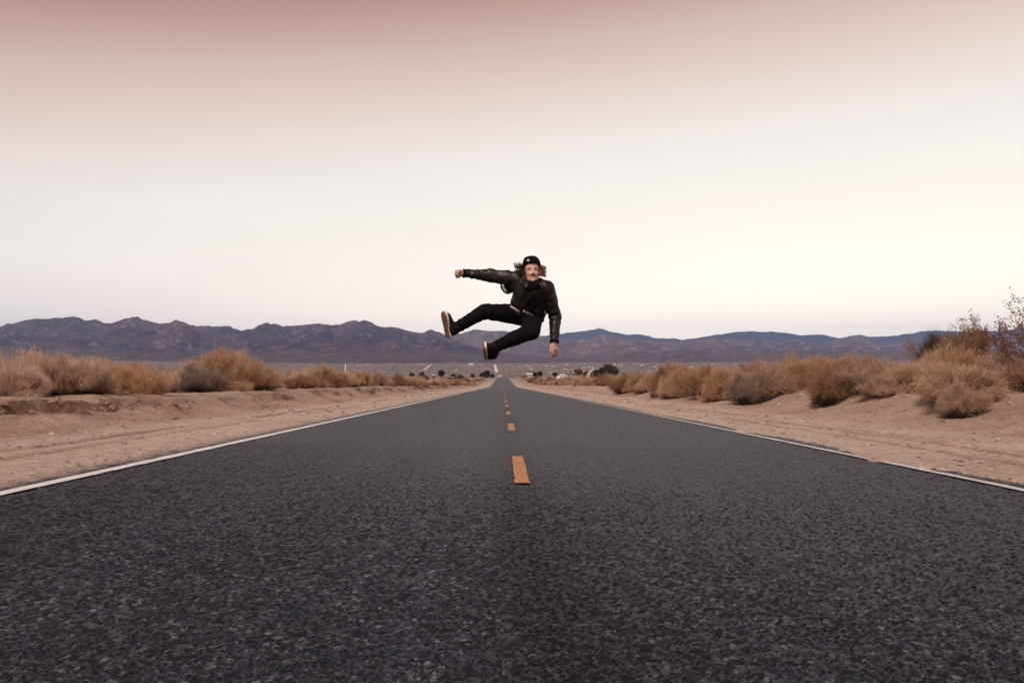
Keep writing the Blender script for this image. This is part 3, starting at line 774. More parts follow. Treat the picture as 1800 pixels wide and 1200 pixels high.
GL, GR = 'bushes on the left bank', 'bushes on the right bank'
for a in [
    (18, 618, 120, -9.6, 'up1', 'pale', 'pale pinkish wispy bush at the left edge of the picture', GL),
    (25, 640, 120, -9.0, 'dome2', 'pale', 'low pale pink bush in front of the wispy one at the left edge', GL),
    (108, 620, 128, -9.3, 'umb1', 'tan', 'broad tan bush with bare grey branches over a dark hollow, second from left edge', GL),
    (160, 628, 85, -9.1, 'umb2', 'tan', 'rounded tan bush leaning over the eroded bank beside the dark hollow', GL),
    (198, 648, 62, -9.7, 'up2', 'pale', 'pale twiggy bush in the gap between two golden-tan bushes at left', GL),
    (245, 634, 100, -9.0, 'dome3', 'gold', 'golden bush drooping over the scarp edge on the left bank', GL),
    (296, 646, 52, -9.8, 'up1', 'pale', 'small pale straw bush between the golden bush and the dark-based one', GL),
    (352, 636, 92, -9.4, 'umb2', 'grey', 'grey dead-twig bush with a dark base on the left bank', GL),
    (395, 612, 110, -9.8, 'dome1', 'gold', 'tallest golden bush of the left bank, with upright wisps', GL),
    (446, 628, 100, -9.4, 'umb1', 'gold', 'golden bush joined to the right side of the tallest left bush', GL),
    (418, 618, 60, -10.4, 'up2', 'tan', 'tan wisps standing up behind the tallest left bush', GL),
    (532, 655, 66, -9.2, 'umb2', 'brown', 'dark hollow bush beside the bare sand gap at left', GL),
    (520, 648, 55, -10.2, 'up1', 'pale', 'pale thin bush behind the dark hollow bush', GL),
    (572, 637, 74, -9.6, 'dome3', 'gold', 'golden round bush rising right of the dark hollow bush', GL),
    (612, 655, 50, -9.3, 'umb1', 'tan', 'tan low bush just right of the golden round one', GL),
    (637, 651, 44, -9.6, 'dome2', 'gold', 'small golden mound below the white post on the left', GL),
    (668, 655, 42, -9.4, 'dome1', 'tan', 'small tan bush, third beyond the golden round one on the left', GL),
    (700, 657, 34, -9.6, 'small4', 'brown', 'small dark-based brown bush further along the left bank', GL),
    # right bank, near to far
    (1700, 637, 172, 8.20, 'dome1', 'tan', 'big pinkish-tan bush spilling down the right bank, nearest to the camera', GR),
    (1686, 664, 96, 7.55, 'umb2', 'tan', 'ragged low bush on the right bank slope below the nearest big bush', GR),
    (1605, 634, 138, 8.90, 'dome2', 'tan', 'wide tan bush left of the nearest big one on the right bank', GR),
    (1535, 636, 128, 8.70, 'umb1', 'tan', 'tan bush with a shaded grey base in the middle of the right bank', GR),
    (1455, 640, 96, 7.80, 'umb1', 'brown', 'brown bush hanging down the right bank slope in mid-row', GR),
    (1482, 628, 103, 9.60, 'dome1', 'gold', 'golden bush behind the brown slope-hanging one on the right', GR),
    (1410, 626, 119, 8.90, 'dome2', 'gold', 'high golden bush just left of the brown slope-hanging one', GR),
    (1345, 630, 103, 7.75, 'umb2', 'tan', 'tan-orange bush whose foot reaches down the right bank', GR),
    (1376, 623, 85, 9.90, 'up2', 'gold', 'wispy golden top rising behind the right row', GR),
    (1292, 636, 101, 7.95, 'dome3', 'gold', 'golden-brown bush in the middle of the right row', GR),
    (1312, 650, 75, 7.15, 'umb2', 'grey', 'greyish twiggy bush at the foot of the right row', GR),
    (1245, 640, 87, 7.95, 'umb1', 'brown', 'dark brown bush with shaded base on the right bank', GR),
    (1208, 644, 82, 7.75, 'dome1', 'gold', 'orange-gold bush left of the dark brown one on the right', GR),
    (1168, 640, 85, 7.45, 'umb2', 'brown', 'round brown bush at the left front of the right row', GR),
    (1190, 637, 59, 8.75, 'dome2', 'gold', 'golden crown showing behind the round brown bush', GR),
    (1128, 652, 57, 7.75, 'dome1', 'gold', 'small golden bush before the row thins out on the right', GR),
    (1098, 654, 64, 7.35, 'umb1', 'brown', 'low brown bush with its foot on the open sand, right bank', GR),
    (1560, 655, 90, 8.50, 'dome2', 'tan', 'low tan bush filling the row left of the wide tan one, right bank', GR),
    (1385, 650, 92, 8.30, 'dome3', 'tan', 'low tan bush in front of the wispy golden top, right bank', GR),
    (1265, 655, 80, 7.55, 'dome1', 'gold', 'low golden bush at the foot of the right row, mid-way along', GR),
    (1185, 660, 64, 7.35, 'dome2', 'tan', 'low tan bush in front of the round brown one, right bank', GR),
    (1145, 650, 60, 8.05, 'dome3', 'tan', 'tan bush next to the round brown one at the far end of the right row', GR),
]:
    place(*a, rz=None)

# the row thins out and runs on along both sides of the road
rg = np.random.default_rng(77)
def fill(n, side, d0, d1, lat0, lat1, mats, protos, hmin, hmax, label, group):
    for i in range(n):
        d = d0 * (d1 / d0) ** ((i + rg.uniform(0, 0.9)) / n)
        lat = side * (lat0 + (lat1 - lat0) * rg.uniform(0, 1) ** 1.5)
        h = rg.uniform(hmin, hmax)
        mt = mats[rg.integers(len(mats))]
        word = dict(tan='tan', gold='golden', pale='pale straw', brown='brown', olive='dark olive')[mt]
        bush(protos[rg.integers(len(protos))], lat, d, h * rg.uniform(0.7, 1.15), h, mt, label % word, group)
fill(72, -1, 60, 330, 8.6, 12.5, ['tan', 'gold', 'tan', 'brown', 'pale'], ['small1', 'small2', 'small3', 'small4'], 0.7, 1.25, 'small %s bush in the thinning row along the far left roadside', 'far left roadside bushes')
fill(60, 1, 60, 330, 8.8, 12.5, ['tan', 'gold', 'gold', 'brown'], ['small1', 'small2', 'small3', 'small4'], 0.7, 1.3, 'small %s bush in the thinning row along the far right roadside', 'far right roadside bushes')
fill(20, -1, 16, 75, 10.3, 12.5, ['tan', 'gold', 'pale', 'tan'], ['dome1', 'umb1', 'up1', 'dome3', 'up2'], 0.95, 1.25, '%s bush in the second row, close behind the left bank bushes', 'second row at left')
fill(20, 1, 16, 75, 9.9, 12.0, ['tan', 'gold', 'gold', 'brown'], ['dome2', 'umb2', 'up1', 'dome3', 'up2'], 0.95, 1.25, '%s bush in the second row, close behind the right bank bushes', 'second row at right')
fill(44, -1, 30, 160, 12, 40, ['tan', 'gold', 'pale', 'brown'], ['small1', 'small2', 'small3', 'small4'], 0.7, 1.25, '%s bush on the flat behind the left bank row', 'bushes on the left flat')
fill(44, 1, 28, 160, 12, 40, ['tan', 'gold', 'gold', 'brown'], ['small1', 'small2', 'small3', 'small4'], 0.7, 1.2, '%s bush on the flat behind the right bank row', 'bushes on the right flat')
fill(40, -1, 200, 430, 8, 110, ['olive', 'brown', 'olive', 'brown'], ['small1', 'small2', 'small4'], 1.2, 2.3, '%s scrub bush in the distant belt left of the road', 'dark distant scrub at left')
fill(44, 1, 190, 430, 8, 120, ['olive', 'brown', 'brown', 'tan'], ['small1', 'small2', 'small4'], 1.2, 2.3, '%s scrub bush in the distant belt right of the road', 'dark distant scrub at right')

# branching shrubs and trees
def branch_tree(seed, height, spread, levels=4, nmain=6, leaf_n=10, leaf_l=0.06, leaf_w=0.02, up=0.5, r0=0.03, trunk=0.0):
    rg = np.random.default_rng(seed)
    mb = MB(); tips = []
    def grow(p, d, L, r, lev):
        n = 4; P = [p]; q = p
        for i in range(n):
            d = d + rg.normal(size=3) * 0.16 + np.array([0, 0, 0.05 * up]); d = d / np.linalg.norm(d)
            q = q + d * L / n; P.append(q)
        mb.tube(P, [r * (1 - 0.45 * i / n) for i in range(n + 1)], 5 if lev < 2 else 3, cap=False)
        if lev >= levels - 1:
            tips.extend([(P[k], d) for k in range(1, n + 1)]); return
        if lev >= levels - 2: tips.extend([(P[k], d) for k in (3, 4)])
        for i in range(rg.integers(3, 5)):
            k = rg.integers(2, n + 1)
            nd = d + rg.normal(size=3) * 0.55 + np.array([0, 0, 0.25 * up]); nd /= np.linalg.norm(nd)
            grow(P[k], nd, L * rg.uniform(0.5, 0.8), r * 0.5, lev + 1)
    base = np.zeros(3)
    if trunk:
        mb.tube([base, [0.02, 0.01, trunk * 0.5], [0, 0.02, trunk]], [r0 * 1.6, r0 * 1.25, r0 * 1.1], 8); base = np.array([0, 0, trunk])
    for i in range(nmain):
        a = 2 * math.pi * (i + rg.uniform(-0.3, 0.3)) / nmain
        d = np.array([math.cos(a) * spread, math.sin(a) * spread, rg.uniform(0.6, 1.2)]); d /= np.linalg.norm(d)
        grow(base, d, (height - trunk) * rg.uniform(0.36, 0.5), r0 * rg.uniform(0.6, 1), 0)
    tp = np.array([t[0] for t in tips]); td = np.array([t[1] for t in tips])
    P = np.repeat(tp, leaf_n, 0) + rg.normal(size=(len(tp) * leaf_n, 3)) * leaf_l * 0.9
    D = unit(np.repeat(td, leaf_n, 0) + rg.normal(size=P.shape) * 0.7)
    V, F = blades(P, D, rg.uniform(0.6, 1.4, len(P)) * leaf_l, rg.uniform(0.6, 1.3, len(P)) * leaf_w, rg, 0.4)
    return mb.mesh('trunk'), mesh_np('crown', V, F)

def tree(meshes, x, y, s, mats, label, cat, name, group=None, rz=None, sz=None):
    t = thing(name, label, cat, (x, y, gz(x, y) - 0.03), random.uniform(0, 6.28) if rz is None else rz, group)
    t.scale = (s, s, sz or s)
    for nm, m_, mt in zip(('trunk', 'crown'), meshes, mats):
        if not m_.materials: m_.materials.append(mt)
        o = obj(nm, m_, None, t); set_mat(o, mt)
    return t
def pos(px, d): p = at(px, 660, d); return p[0], p[1]
cre1 = branch_tree(101, 2.5, 0.75, 4, 8, 4, 0.05, 0.022, 0.7, 0.026)
cre2 = branch_tree(102, 2.2, 0.5, 4, 9, 6, 0.05, 0.022, 1.2, 0.022)
dead = branch_tree(103, 1.5, 0.8, 4, 7, 1, 0.09, 0.006, 0.5, 0.02)
x, y = pos(1836, 17.5); tree(cre1, x, y, 0.98, (M['stem'], M['rust']), 'tall open shrub with rust-coloured leaves at the right edge of the picture', 'shrub', 'desert_shrub', rz=0.4)
x, y = pos(1700, 26); tree(cre2, x, y, 1.15, (M['stem'], M['brown']), 'upright brown shrub with spiky tips beside the dark olive bush', 'shrub', 'desert_shrub', rz=1.0)
x, y = pos(1712, 19); tree(dead, x, y, 0.98, (M['pale_stem'], M['pale']), 'pale dead shrub with bare branches behind the nearest right bush', 'shrub', 'dead_shrub', rz=1.4)
x, y = pos(1735, 20.5); tree(dead, x, y, 0.9, (M['pale_stem'], M['pale']), 'second pale dead shrub, right of the first and lower', 'shrub', 'dead_shrub', rz=3.6)
x, y = pos(1658, 27); bush('dome2', x, y, 1.15, 2.2, 'olive', 'dense dark olive bush rising behind the right row', None, twigs='olive')
x, y = pos(1690, 29); bush('dome3', x, y, 0.95, 2.5, 'olive', 'taller olive-brown bush right of the dense dark one', None, twigs='olive')
x, y = pos(1790, 13.2); bush('small4', x, y, 0.55, 0.62, 'brown', 'small brown bush at the right edge below the tall rusty shrub', None)

ft1 = branch_tree(111, 5.0, 0.75, 4, 6, 9, 0.42, 0.28, 0.3, 0.13, 0.8)
ft2 = branch_tree(112, 5.0, 0.45, 4, 6, 9, 0.40, 0.26, 0.6, 0.13, 0.7)
ft3 = branch_tree(113, 3.6, 0.95, 4, 9, 9, 0.36, 0.18, 0.2, 0.10, 0.25)
for px, d, toppy, ms, mt, lb in [
    (776, 430, 649, ft2, 'green', 'dark green tree standing apart left of the road crest'),
    (724, 430, 654, ft1, 'green', 'low dark green tree at far left of the distant tree line'),
    (741, 440, 653, ft1, 'olive', 'olive tree second from left in the distant tree line'),
    (797, 470, 656, ft3, 'olive', 'low spreading olive tree between the two dark green ones'),
    (856, 520, 650, ft2, 'green', 'dark tree close to the left of the pale far road'),
    (848, 520, 654, ft1, 'green', 'small dark tree just left of the one by the far road'),
    (865, 500, 656, ft1, 'green', 'squat dark tree at the foot of the pale far road'),
    (932, 460, 653, ft1, 'green', 'dark green tree behind the white-roofed house right of the road'),
    (939, 470, 653, ft1, 'green', 'second dark green tree behind the white-roofed house'),
    (949, 450, 651, ft2, 'olive', 'round dark tree right of the green pair'),
    (976, 460, 653, ft1, 'olive', 'low dark tree at the left end of the long low building'),
    (1017, 440, 647, ft2, 'rust', 'rusty tree left of the arched hut'),
    (1031, 430, 651, ft1, 'rust', 'small rusty tree touching the left side of the arched hut'),
    (1066, 330, 638, ft3, 'olive', 'big rounded dark brown tree behind the arched hut'),
    (1096, 480, 655, ft1, 'green', 'small dark tree right of the tall utility pole'),
    (1130, 500, 653, ft1, 'rust', 'small rusty tree far right of the utility pole')]:
    x, y = pos(px, d); ztop = at(px, toppy, d)[2]
    hh = {id(ft1): 5.0, id(ft2): 5.0, id(ft3): 3.6}[id(ms)]
    s = max(0.3, 0.86 * (ztop - gz(x, y)) / (hh * 1.0))
    tree(ms, x, y, s, (M['stem'], M[mt]), lb, 'tree', 'distant_tree', rz=px)

# ---------------------------------------------------------------- distant buildings, poles and other small things
def house(px, d, wpx, hpx, mat, label, group=None, roof='roof', depth=6.0, name='distant_house', parts=True):
    x, y = pos(px, d); W = wpx / FPX * d; H = hpx / FPX * d; g = gz(x, y)
    t = thing(name, label, 'house', (x, y, g), 0, group)
    wh = H * 0.66
    obj('wall', MB().box((-W / 2, 0, -0.5), (W / 2, depth, wh)).mesh('wall'), M[mat], t)
    o = 0.25
    rf = MB().add([(-W / 2 - o, -o, wh), (W / 2 + o, -o, wh), (W / 2 + o, depth + o, wh), (-W / 2 - o, depth + o, wh), (-W / 2 - o, depth / 2, H), (W / 2 + o, depth / 2, H)],
                  [(0, 1, 5, 4), (2, 3, 4, 5), (0, 4, 3), (1, 2, 5), (0, 3, 2, 1)])
    obj('roof', rf.mesh('roof'), M[roof], t)
    if parts:
        for fx in (-0.3, 0.22):
            obj('window', MB().box((W * fx - W * 0.07, -0.04, wh * 0.4), (W * fx + W * 0.07, 0.02, wh * 0.8)).mesh('window'), M['glass'], t)
        obj('door', MB().box((-W * 0.04, -0.05, 0), (W * 0.06, 0.02, wh * 0.82)).mesh('door'), M['wood'], t)
    return t
house(931, 430, 10, 7, 'cream', 'small house with a bright white roof right of the road crest', roof='white')
house(989, 420, 8, 5.5, 'white', 'white box-like house beside the long low building', roof='white')
house(1000, 450, 34, 6, 'cream', 'long low brown building left of the arched hut', roof='roof')
house(1018, 400, 9, 5, 'cream', 'small cream shed between the long building and the arched hut')
house(1070, 400, 5, 4.5, 'white', 'white trailer just right of the arched hut', roof='white', depth=4)
house(1076, 400, 4, 4, 'white', 'second white trailer, closest to the tall utility pole', roof='white', depth=4)
house(762, 430, 4.5, 4.5, 'white', 'tiny bright white house left of the dark green lone tree', roof='white', depth=4)
house(798, 560, 5, 4, 'white', 'faint white house beneath the spreading olive tree', roof='white', depth=4)
house(828, 2850, 8, 3.5, 'white', 'white building beside the dirt track on the far slope left of the road', roof='white', depth=20)
# arched hut
x, y = pos(1047, 380); s = 380 / FPX; g = gz(x, y); RA = 12.5 * s; HA = at(1047, 649, 380)[2] - g
hut = thing('arched_hut', 'arched hut with a pale rim in front of the big dark tree', 'hut', (x, y, g))
arc = [(RA * math.cos(a), HA * math.sin(a)) for a in np.linspace(0, math.pi, 19)]
Vh = [(p, 0, q) for p, q in arc] + [(p, 12, q) for p, q in arc]
obj('roof_shell', mesh_np('roof_shell', Vh, [(i, i + 1, 20 + i, 19 + i) for i in range(18)] + [tuple(range(19, 38))], True), M['cream'], hut)
obj('end_wall', mesh_np('end_wall', [(p * 0.97, 0.15, q * 0.97) for p, q in arc], [tuple(range(18, -1, -1))]), M['wood'], hut)
rim = MB().tube([(p, 0, q) for p, q in arc], 0.28, 6); obj('rim', rim.mesh('rim'), M['white'], hut)
obj('door', MB().box((-1, 0.05, 0), (1, 0.14, 2.1)).mesh('door'), M['roof'], hut)
# far houses dotted over the valley slope
rg = np.random.default_rng(5)
hp = None
for i in range(40):
    if i < 26:
        px = rg.uniform(880, 1110) if i % 2 else rg.uniform(640, 1400); py = rg.normal(648.5, 4.0)
    else:
        px = rg.uniform(1080, 1260); py = rg.uniform(640, 648)
    py = min(max(py, 634), 655)
    d = float(np.interp(660 - py, [0, 8, 20, 32], [1300, 1950, 3000, 4000]))
    wm = rg.uniform(5, 13) * (d / 2600) ** 0.5
    if hp is None:
        hp = [MB().box((-0.5, -0.4, -0.4), (0.5, 0.4, 0.3)).mesh('wall'),
              MB().add([(-0.54, -0.45, 0.3), (0.54, -0.45, 0.3), (0.54, 0.45, 0.3), (-0.54, 0.45, 0.3), (-0.54, 0, 0.46), (0.54, 0, 0.46)], [(0, 1, 5, 4), (2, 3, 4, 5), (0, 4, 3), (1, 2, 5)]).mesh('roof')]
        hp[0].materials.append(M['white']); hp[1].materials.append(M['white'])
    x, y = pos(px, d)
    t = thing('valley_house', 'tiny pale house, a speck on the far valley slope', 'house', (x, y, gz(x, y)), rg.uniform(-0.6, 0.6), 'houses dotted over the far valley slope')
    t.scale = (wm, wm * 0.8, rg.uniform(4, 7))
    obj('wall', hp[0], None, t); o = obj('roof', hp[1], None, t)
    set_mat(o, M['white'] if rg.uniform() < 0.35 else M['cream'])

def pole(px, d, toppy, label, arms=1, mat='wood', r=0.16):
    x, y = pos(px, d); g = gz(x, y); h = at(px, toppy, d)[2] - g
    t = thing('utility_pole', label, 'pole', (x, y, g), 0.2)
    obj('shaft', MB().tube([(0, 0, -0.5), (0, 0, h * 0.5), (0, 0, h)], [r, r * 0.85, r * 0.7], 8).mesh('shaft'), M[mat], t)
    for k in range(arms):
        o = obj('crossarm', MB().box((-1.1, -0.06, h - 0.5 - 0.8 * k), (1.1, 0.06, h - 0.36 - 0.8 * k)).mesh('crossarm'), M[mat], t)
        for q in (-1, -0.5, 0.5, 1):
            obj('insulator', MB().tube([(q, 0, h - 0.36 - 0.8 * k), (q, 0, h - 0.18 - 0.8 * k)], 0.05, 6).mesh('insulator'), M['metal'], o)
pole(1084, 330, 635, 'tall utility pole right of the arched hut', 1)
pole(895, 520, 648, 'utility pole just right of the road crest')
pole(1236, 600, 640, 'thin pole above the right row of bushes', 1)
pole(1212, 640, 636, 'thinnest pole, left of the other one above the right bushes', 1)
pole(1003, 520, 646, 'short pole behind the long low building')
pole(660, 300, 648, 'short dark pole right of the white post at left', 0)
# white marker post far at left
x, y = pos(607, 300); g = gz(x, y); h = at(607, 640, 300)[2] - g
t = thing('marker_post', 'white upright post above the golden bushes at left', 'post', (x, y, g))
obj('shaft', MB().box((-0.22, -0.2, -0.3), (0.22, 0.2, h)).mesh('shaft'), M['white'], t)
obj('dark_strip', MB().box((-0.5, -0.1, h - 3.4), (-0.22, 0.1, h - 0.4)).mesh('dark_strip'), M['wood'], t)  # dark strip along the left side of the post
# road sign seen from behind, right of the road
x, y = pos(981.5, 210); g = gz(x, y); h = at(981, 660, 210)[2] - g
t = thing('road_sign', 'small white sign on a post in the sand right of the road', 'sign', (x, y, g))
obj('post', MB().tube([(0, 0, -0.3), (0, 0, h)], 0.06, 8).mesh('post'), M['metal'], t)
obj('panel', MB().box((-0.42, -0.09, h - 0.75), (0.42, -0.06, h)).mesh('panel'), M['white'], t)
# van coming over the crest
yv = 505.0; gv = float(zroad(yv))
t = thing('van', 'tiny white van coming over the crest of the road', 'van', (-1.9, yv, gv))
body = MB().add([(-0.95, 0, 0.35), (0.95, 0, 0.35), (0.95, 4.8, 0.35), (-0.95, 4.8, 0.35), (-0.95, 0, 1.1), (0.95, 0, 1.1), (0.95, 0.9, 1.2), (-0.95, 0.9, 1.2),
                 (-0.85, 1.5, 2.0), (0.85, 1.5, 2.0), (0.85, 4.7, 2.0), (-0.85, 4.7, 2.0)],
                [(0, 3, 2, 1), (0, 1, 5, 4), (4, 5, 6, 7), (7, 6, 9, 8), (8, 9, 10, 11), (1, 2, 10, 9, 6, 5), (3, 0, 4, 7, 8, 11), (2, 3, 11, 10)])
obj('body', body.mesh('body'), M['white'], t)
obj('windscreen', mesh_np('windscreen', [(-0.8, 0.96, 1.27), (0.8, 0.96, 1.27), (0.74, 1.44, 1.93), (-0.74, 1.44, 1.93)], [(0, 1, 2, 3)]), M['glass'], t).location = (0, -0.03, 0.01)
for q in (-0.65, 0.65): obj('headlight', MB().box((q - 0.16, -0.04, 0.7), (q + 0.16, 0.01, 0.9)).mesh('headlight'), M['metal'], t)
for q in (-0.85, 0.85):
    for yy in (0.9, 3.9): obj('wheel', MB().tube([(q - 0.1, yy, 0.33), (q + 0.1, yy, 0.33)], 0.33, 12).mesh('wheel'), M['rubber'], t)

# sparse scrub covering the flat and the far valley slope: beyond counting
rg = np.random.default_rng(9)
n = 11000
px = rg.uniform(-250, 2050, n); py = 660 - 30 * rg.uniform(0, 1, n) ** 1.3
d = np.interp(660 - py, [0, 8, 20, 32], [620, 1950, 3000, 4000]) * rg.uniform(0.75, 1.2, n)
uu = (px - 900) / FPX
Xs = CAM[0] + d * (math.sin(YAW) + uu * math.cos(YAW)); Ys = d * (math.cos(YAW) - uu * math.sin(YAW))
Zs = ground(Xs, Ys)[0]
sc = rg.uniform(0.7, 2.0, n) * (d / 2000) ** 0.5
tv = np.array([(-1, -0.6, -0.3), (1, -0.5, -0.3), (0.2, 1, -0.3), (-0.5, -0.3, 0.7), (0.5, 0, 0.85), (0, 0.5, 0.6)])
tf = np.array([(0, 1, 4), (0, 4, 3), (1, 2, 5), (1, 5, 4), (2, 0, 3), (2, 3, 5), (3, 4, 5)])
an = rg.uniform(0, 6.28, n); ca, sa = np.cos(an)[:, None], np.sin(an)[:, None]
Vx = np.stack([tv[None, :, 0] * ca - tv[None, :, 1] * sa, tv[None, :, 0] * sa + tv[None, :, 1] * ca, np.repeat(tv[None, :, 2], n, 0)], -1)
Vx = Vx * sc[:, None, None] * rg.uniform(0.6, 1.4, (n, 6, 1)) + np.stack([Xs, Ys, Zs], -1)[:, None, :]
Fx = (np.arange(n)[:, None, None] * 6 + tf[None]).reshape(-1, 3)
obj('valley_scrub', mesh_np('valley_scrub', Vx.reshape(-1, 3), Fx), M['olive'], kind='stuff')

# loose stones on the shoulders and banks: beyond counting
rg = np.random.default_rng(19)
n = 6200
side = np.where(rg.uniform(size=n) < 0.5, -1, 1); a_ = rg.uniform(3.95, 9.2, n); yy = 2.5 * (60 / 2.5) ** rg.uniform(0, 1, n)
Xs, Ys = side * a_, yy
Zs = ground(Xs, Ys)[0]
sc = 0.007 + 0.03 * rg.uniform(0, 1, n) ** 4
sc *= np.clip((yy / 10) ** 0.5, 0.7, 1.8)
ov = np.array([(1, 0, 0), (0, 1, 0), (-1, 0, 0), (0, -1, 0), (0, 0, 0.7), (0, 0, -0.5), (0.6, 0.6, 0.35), (-0.6, 0.55, 0.4), (-0.6, -0.6, 0.3), (0.6, -0.6, 0.42)])
of = np.array([(0, 6, 9), (6, 4, 9), (6, 1, 7), (6, 7, 4), (7, 2, 8), (7, 8, 4), (8, 3, 9), (8, 9, 4), (0, 1, 6), (1, 2, 7), (2, 3, 8), (3, 0, 9)])
Vx = ov[None] * sc[:, None, None] * rg.uniform(0.6, 1.3, (n, 10, 1)) * np.stack([rg.uniform(0.8, 1.7, n), rg.uniform(0.8, 1.3, n), rg.uniform(0.5, 1, n)], -1)[:, None, :]
Vx = Vx + np.stack([Xs, Ys, Zs], -1)[:, None, :]
Fx = (np.arange(n)[:, None, None] * 10 + of[None]).reshape(-1, 3)
m, t_, b_ = material('loose_stone')
gi = N(t_, 'ShaderNodeNewGeometry')
t_.links.new(ramp_node(t_, gi.outputs['Random Per Island'], [(0.0, (0.09, 0.06, 0.048)), (0.4, (0.26, 0.17, 0.125)), (0.75, (0.42, 0.31, 0.25)), (1.0, (0.68, 0.62, 0.56))]), b_.inputs['Base Color'])
b_.inputs['Roughness'].default_value = 0.9
obj('loose_stones', mesh_np('loose_stones', Vx.reshape(-1, 3), Fx), m, kind='stuff')

# broken soil clods along the eroded edge of the left bank (and a few on the right)
rg = np.random.default_rng(31)
clod = []
for q in range(6):
    ph, th = np.meshgrid(np.linspace(0, 2 * math.pi, 8, endpoint=False), np.linspace(0.25, math.pi - 0.25, 5))
    d_ = np.stack([np.sin(th) * np.cos(ph), np.sin(th) * np.sin(ph), np.cos(th)], -1).reshape(-1, 3)
    d_ = d_ * rg.uniform(0.5, 1.2, (len(d_), 1)) * np.array([1.3, 0.9, 0.6])
    F_ = [(i * 8 + k_, i * 8 + (k_ + 1) % 8, (i + 1) * 8 + (k_ + 1) % 8, (i + 1) * 8 + k_) for i in range(4) for k_ in range(8)] + [tuple(range(8))[::-1], tuple(range(32, 40))]
    m_ = mesh_np('soil_clod', d_, [f[::-1] for f in F_]); clod.append(m_)
CLOD = plain('damp_soil', (0.33, 0.22, 0.165), 0.95, 0.1, 0.35, 4, 0.8)
for m_ in clod: m_.materials.append(CLOD)
for i in range(130):
    y_ = 8.5 * (48 / 8.5) ** rg.uniform(0, 1)
    xs_ = -np.linspace(6.6, 9.4, 80); sc_v = ground(xs_, np.full(80, y_))[4]
    if sc_v.max() < 0.25: continue
    w_ = sc_v ** 2; xq = rg.choice(xs_, p=w_ / w_.sum()) + rg.uniform(-0.03, 0.12)
    sz = 0.02 + 0.075 * rg.uniform() ** 2.5
    o = obj('soil_clod', clod[i % 6], None, desert, (xq, y_, gz(xq, y_) + sz * 0.25), (rg.uniform(-.4, .4), rg.uniform(-.4, .4), rg.uniform(0, 6.28)))
    o.scale = (sz, sz * rg.uniform(0.7, 1.2), sz)

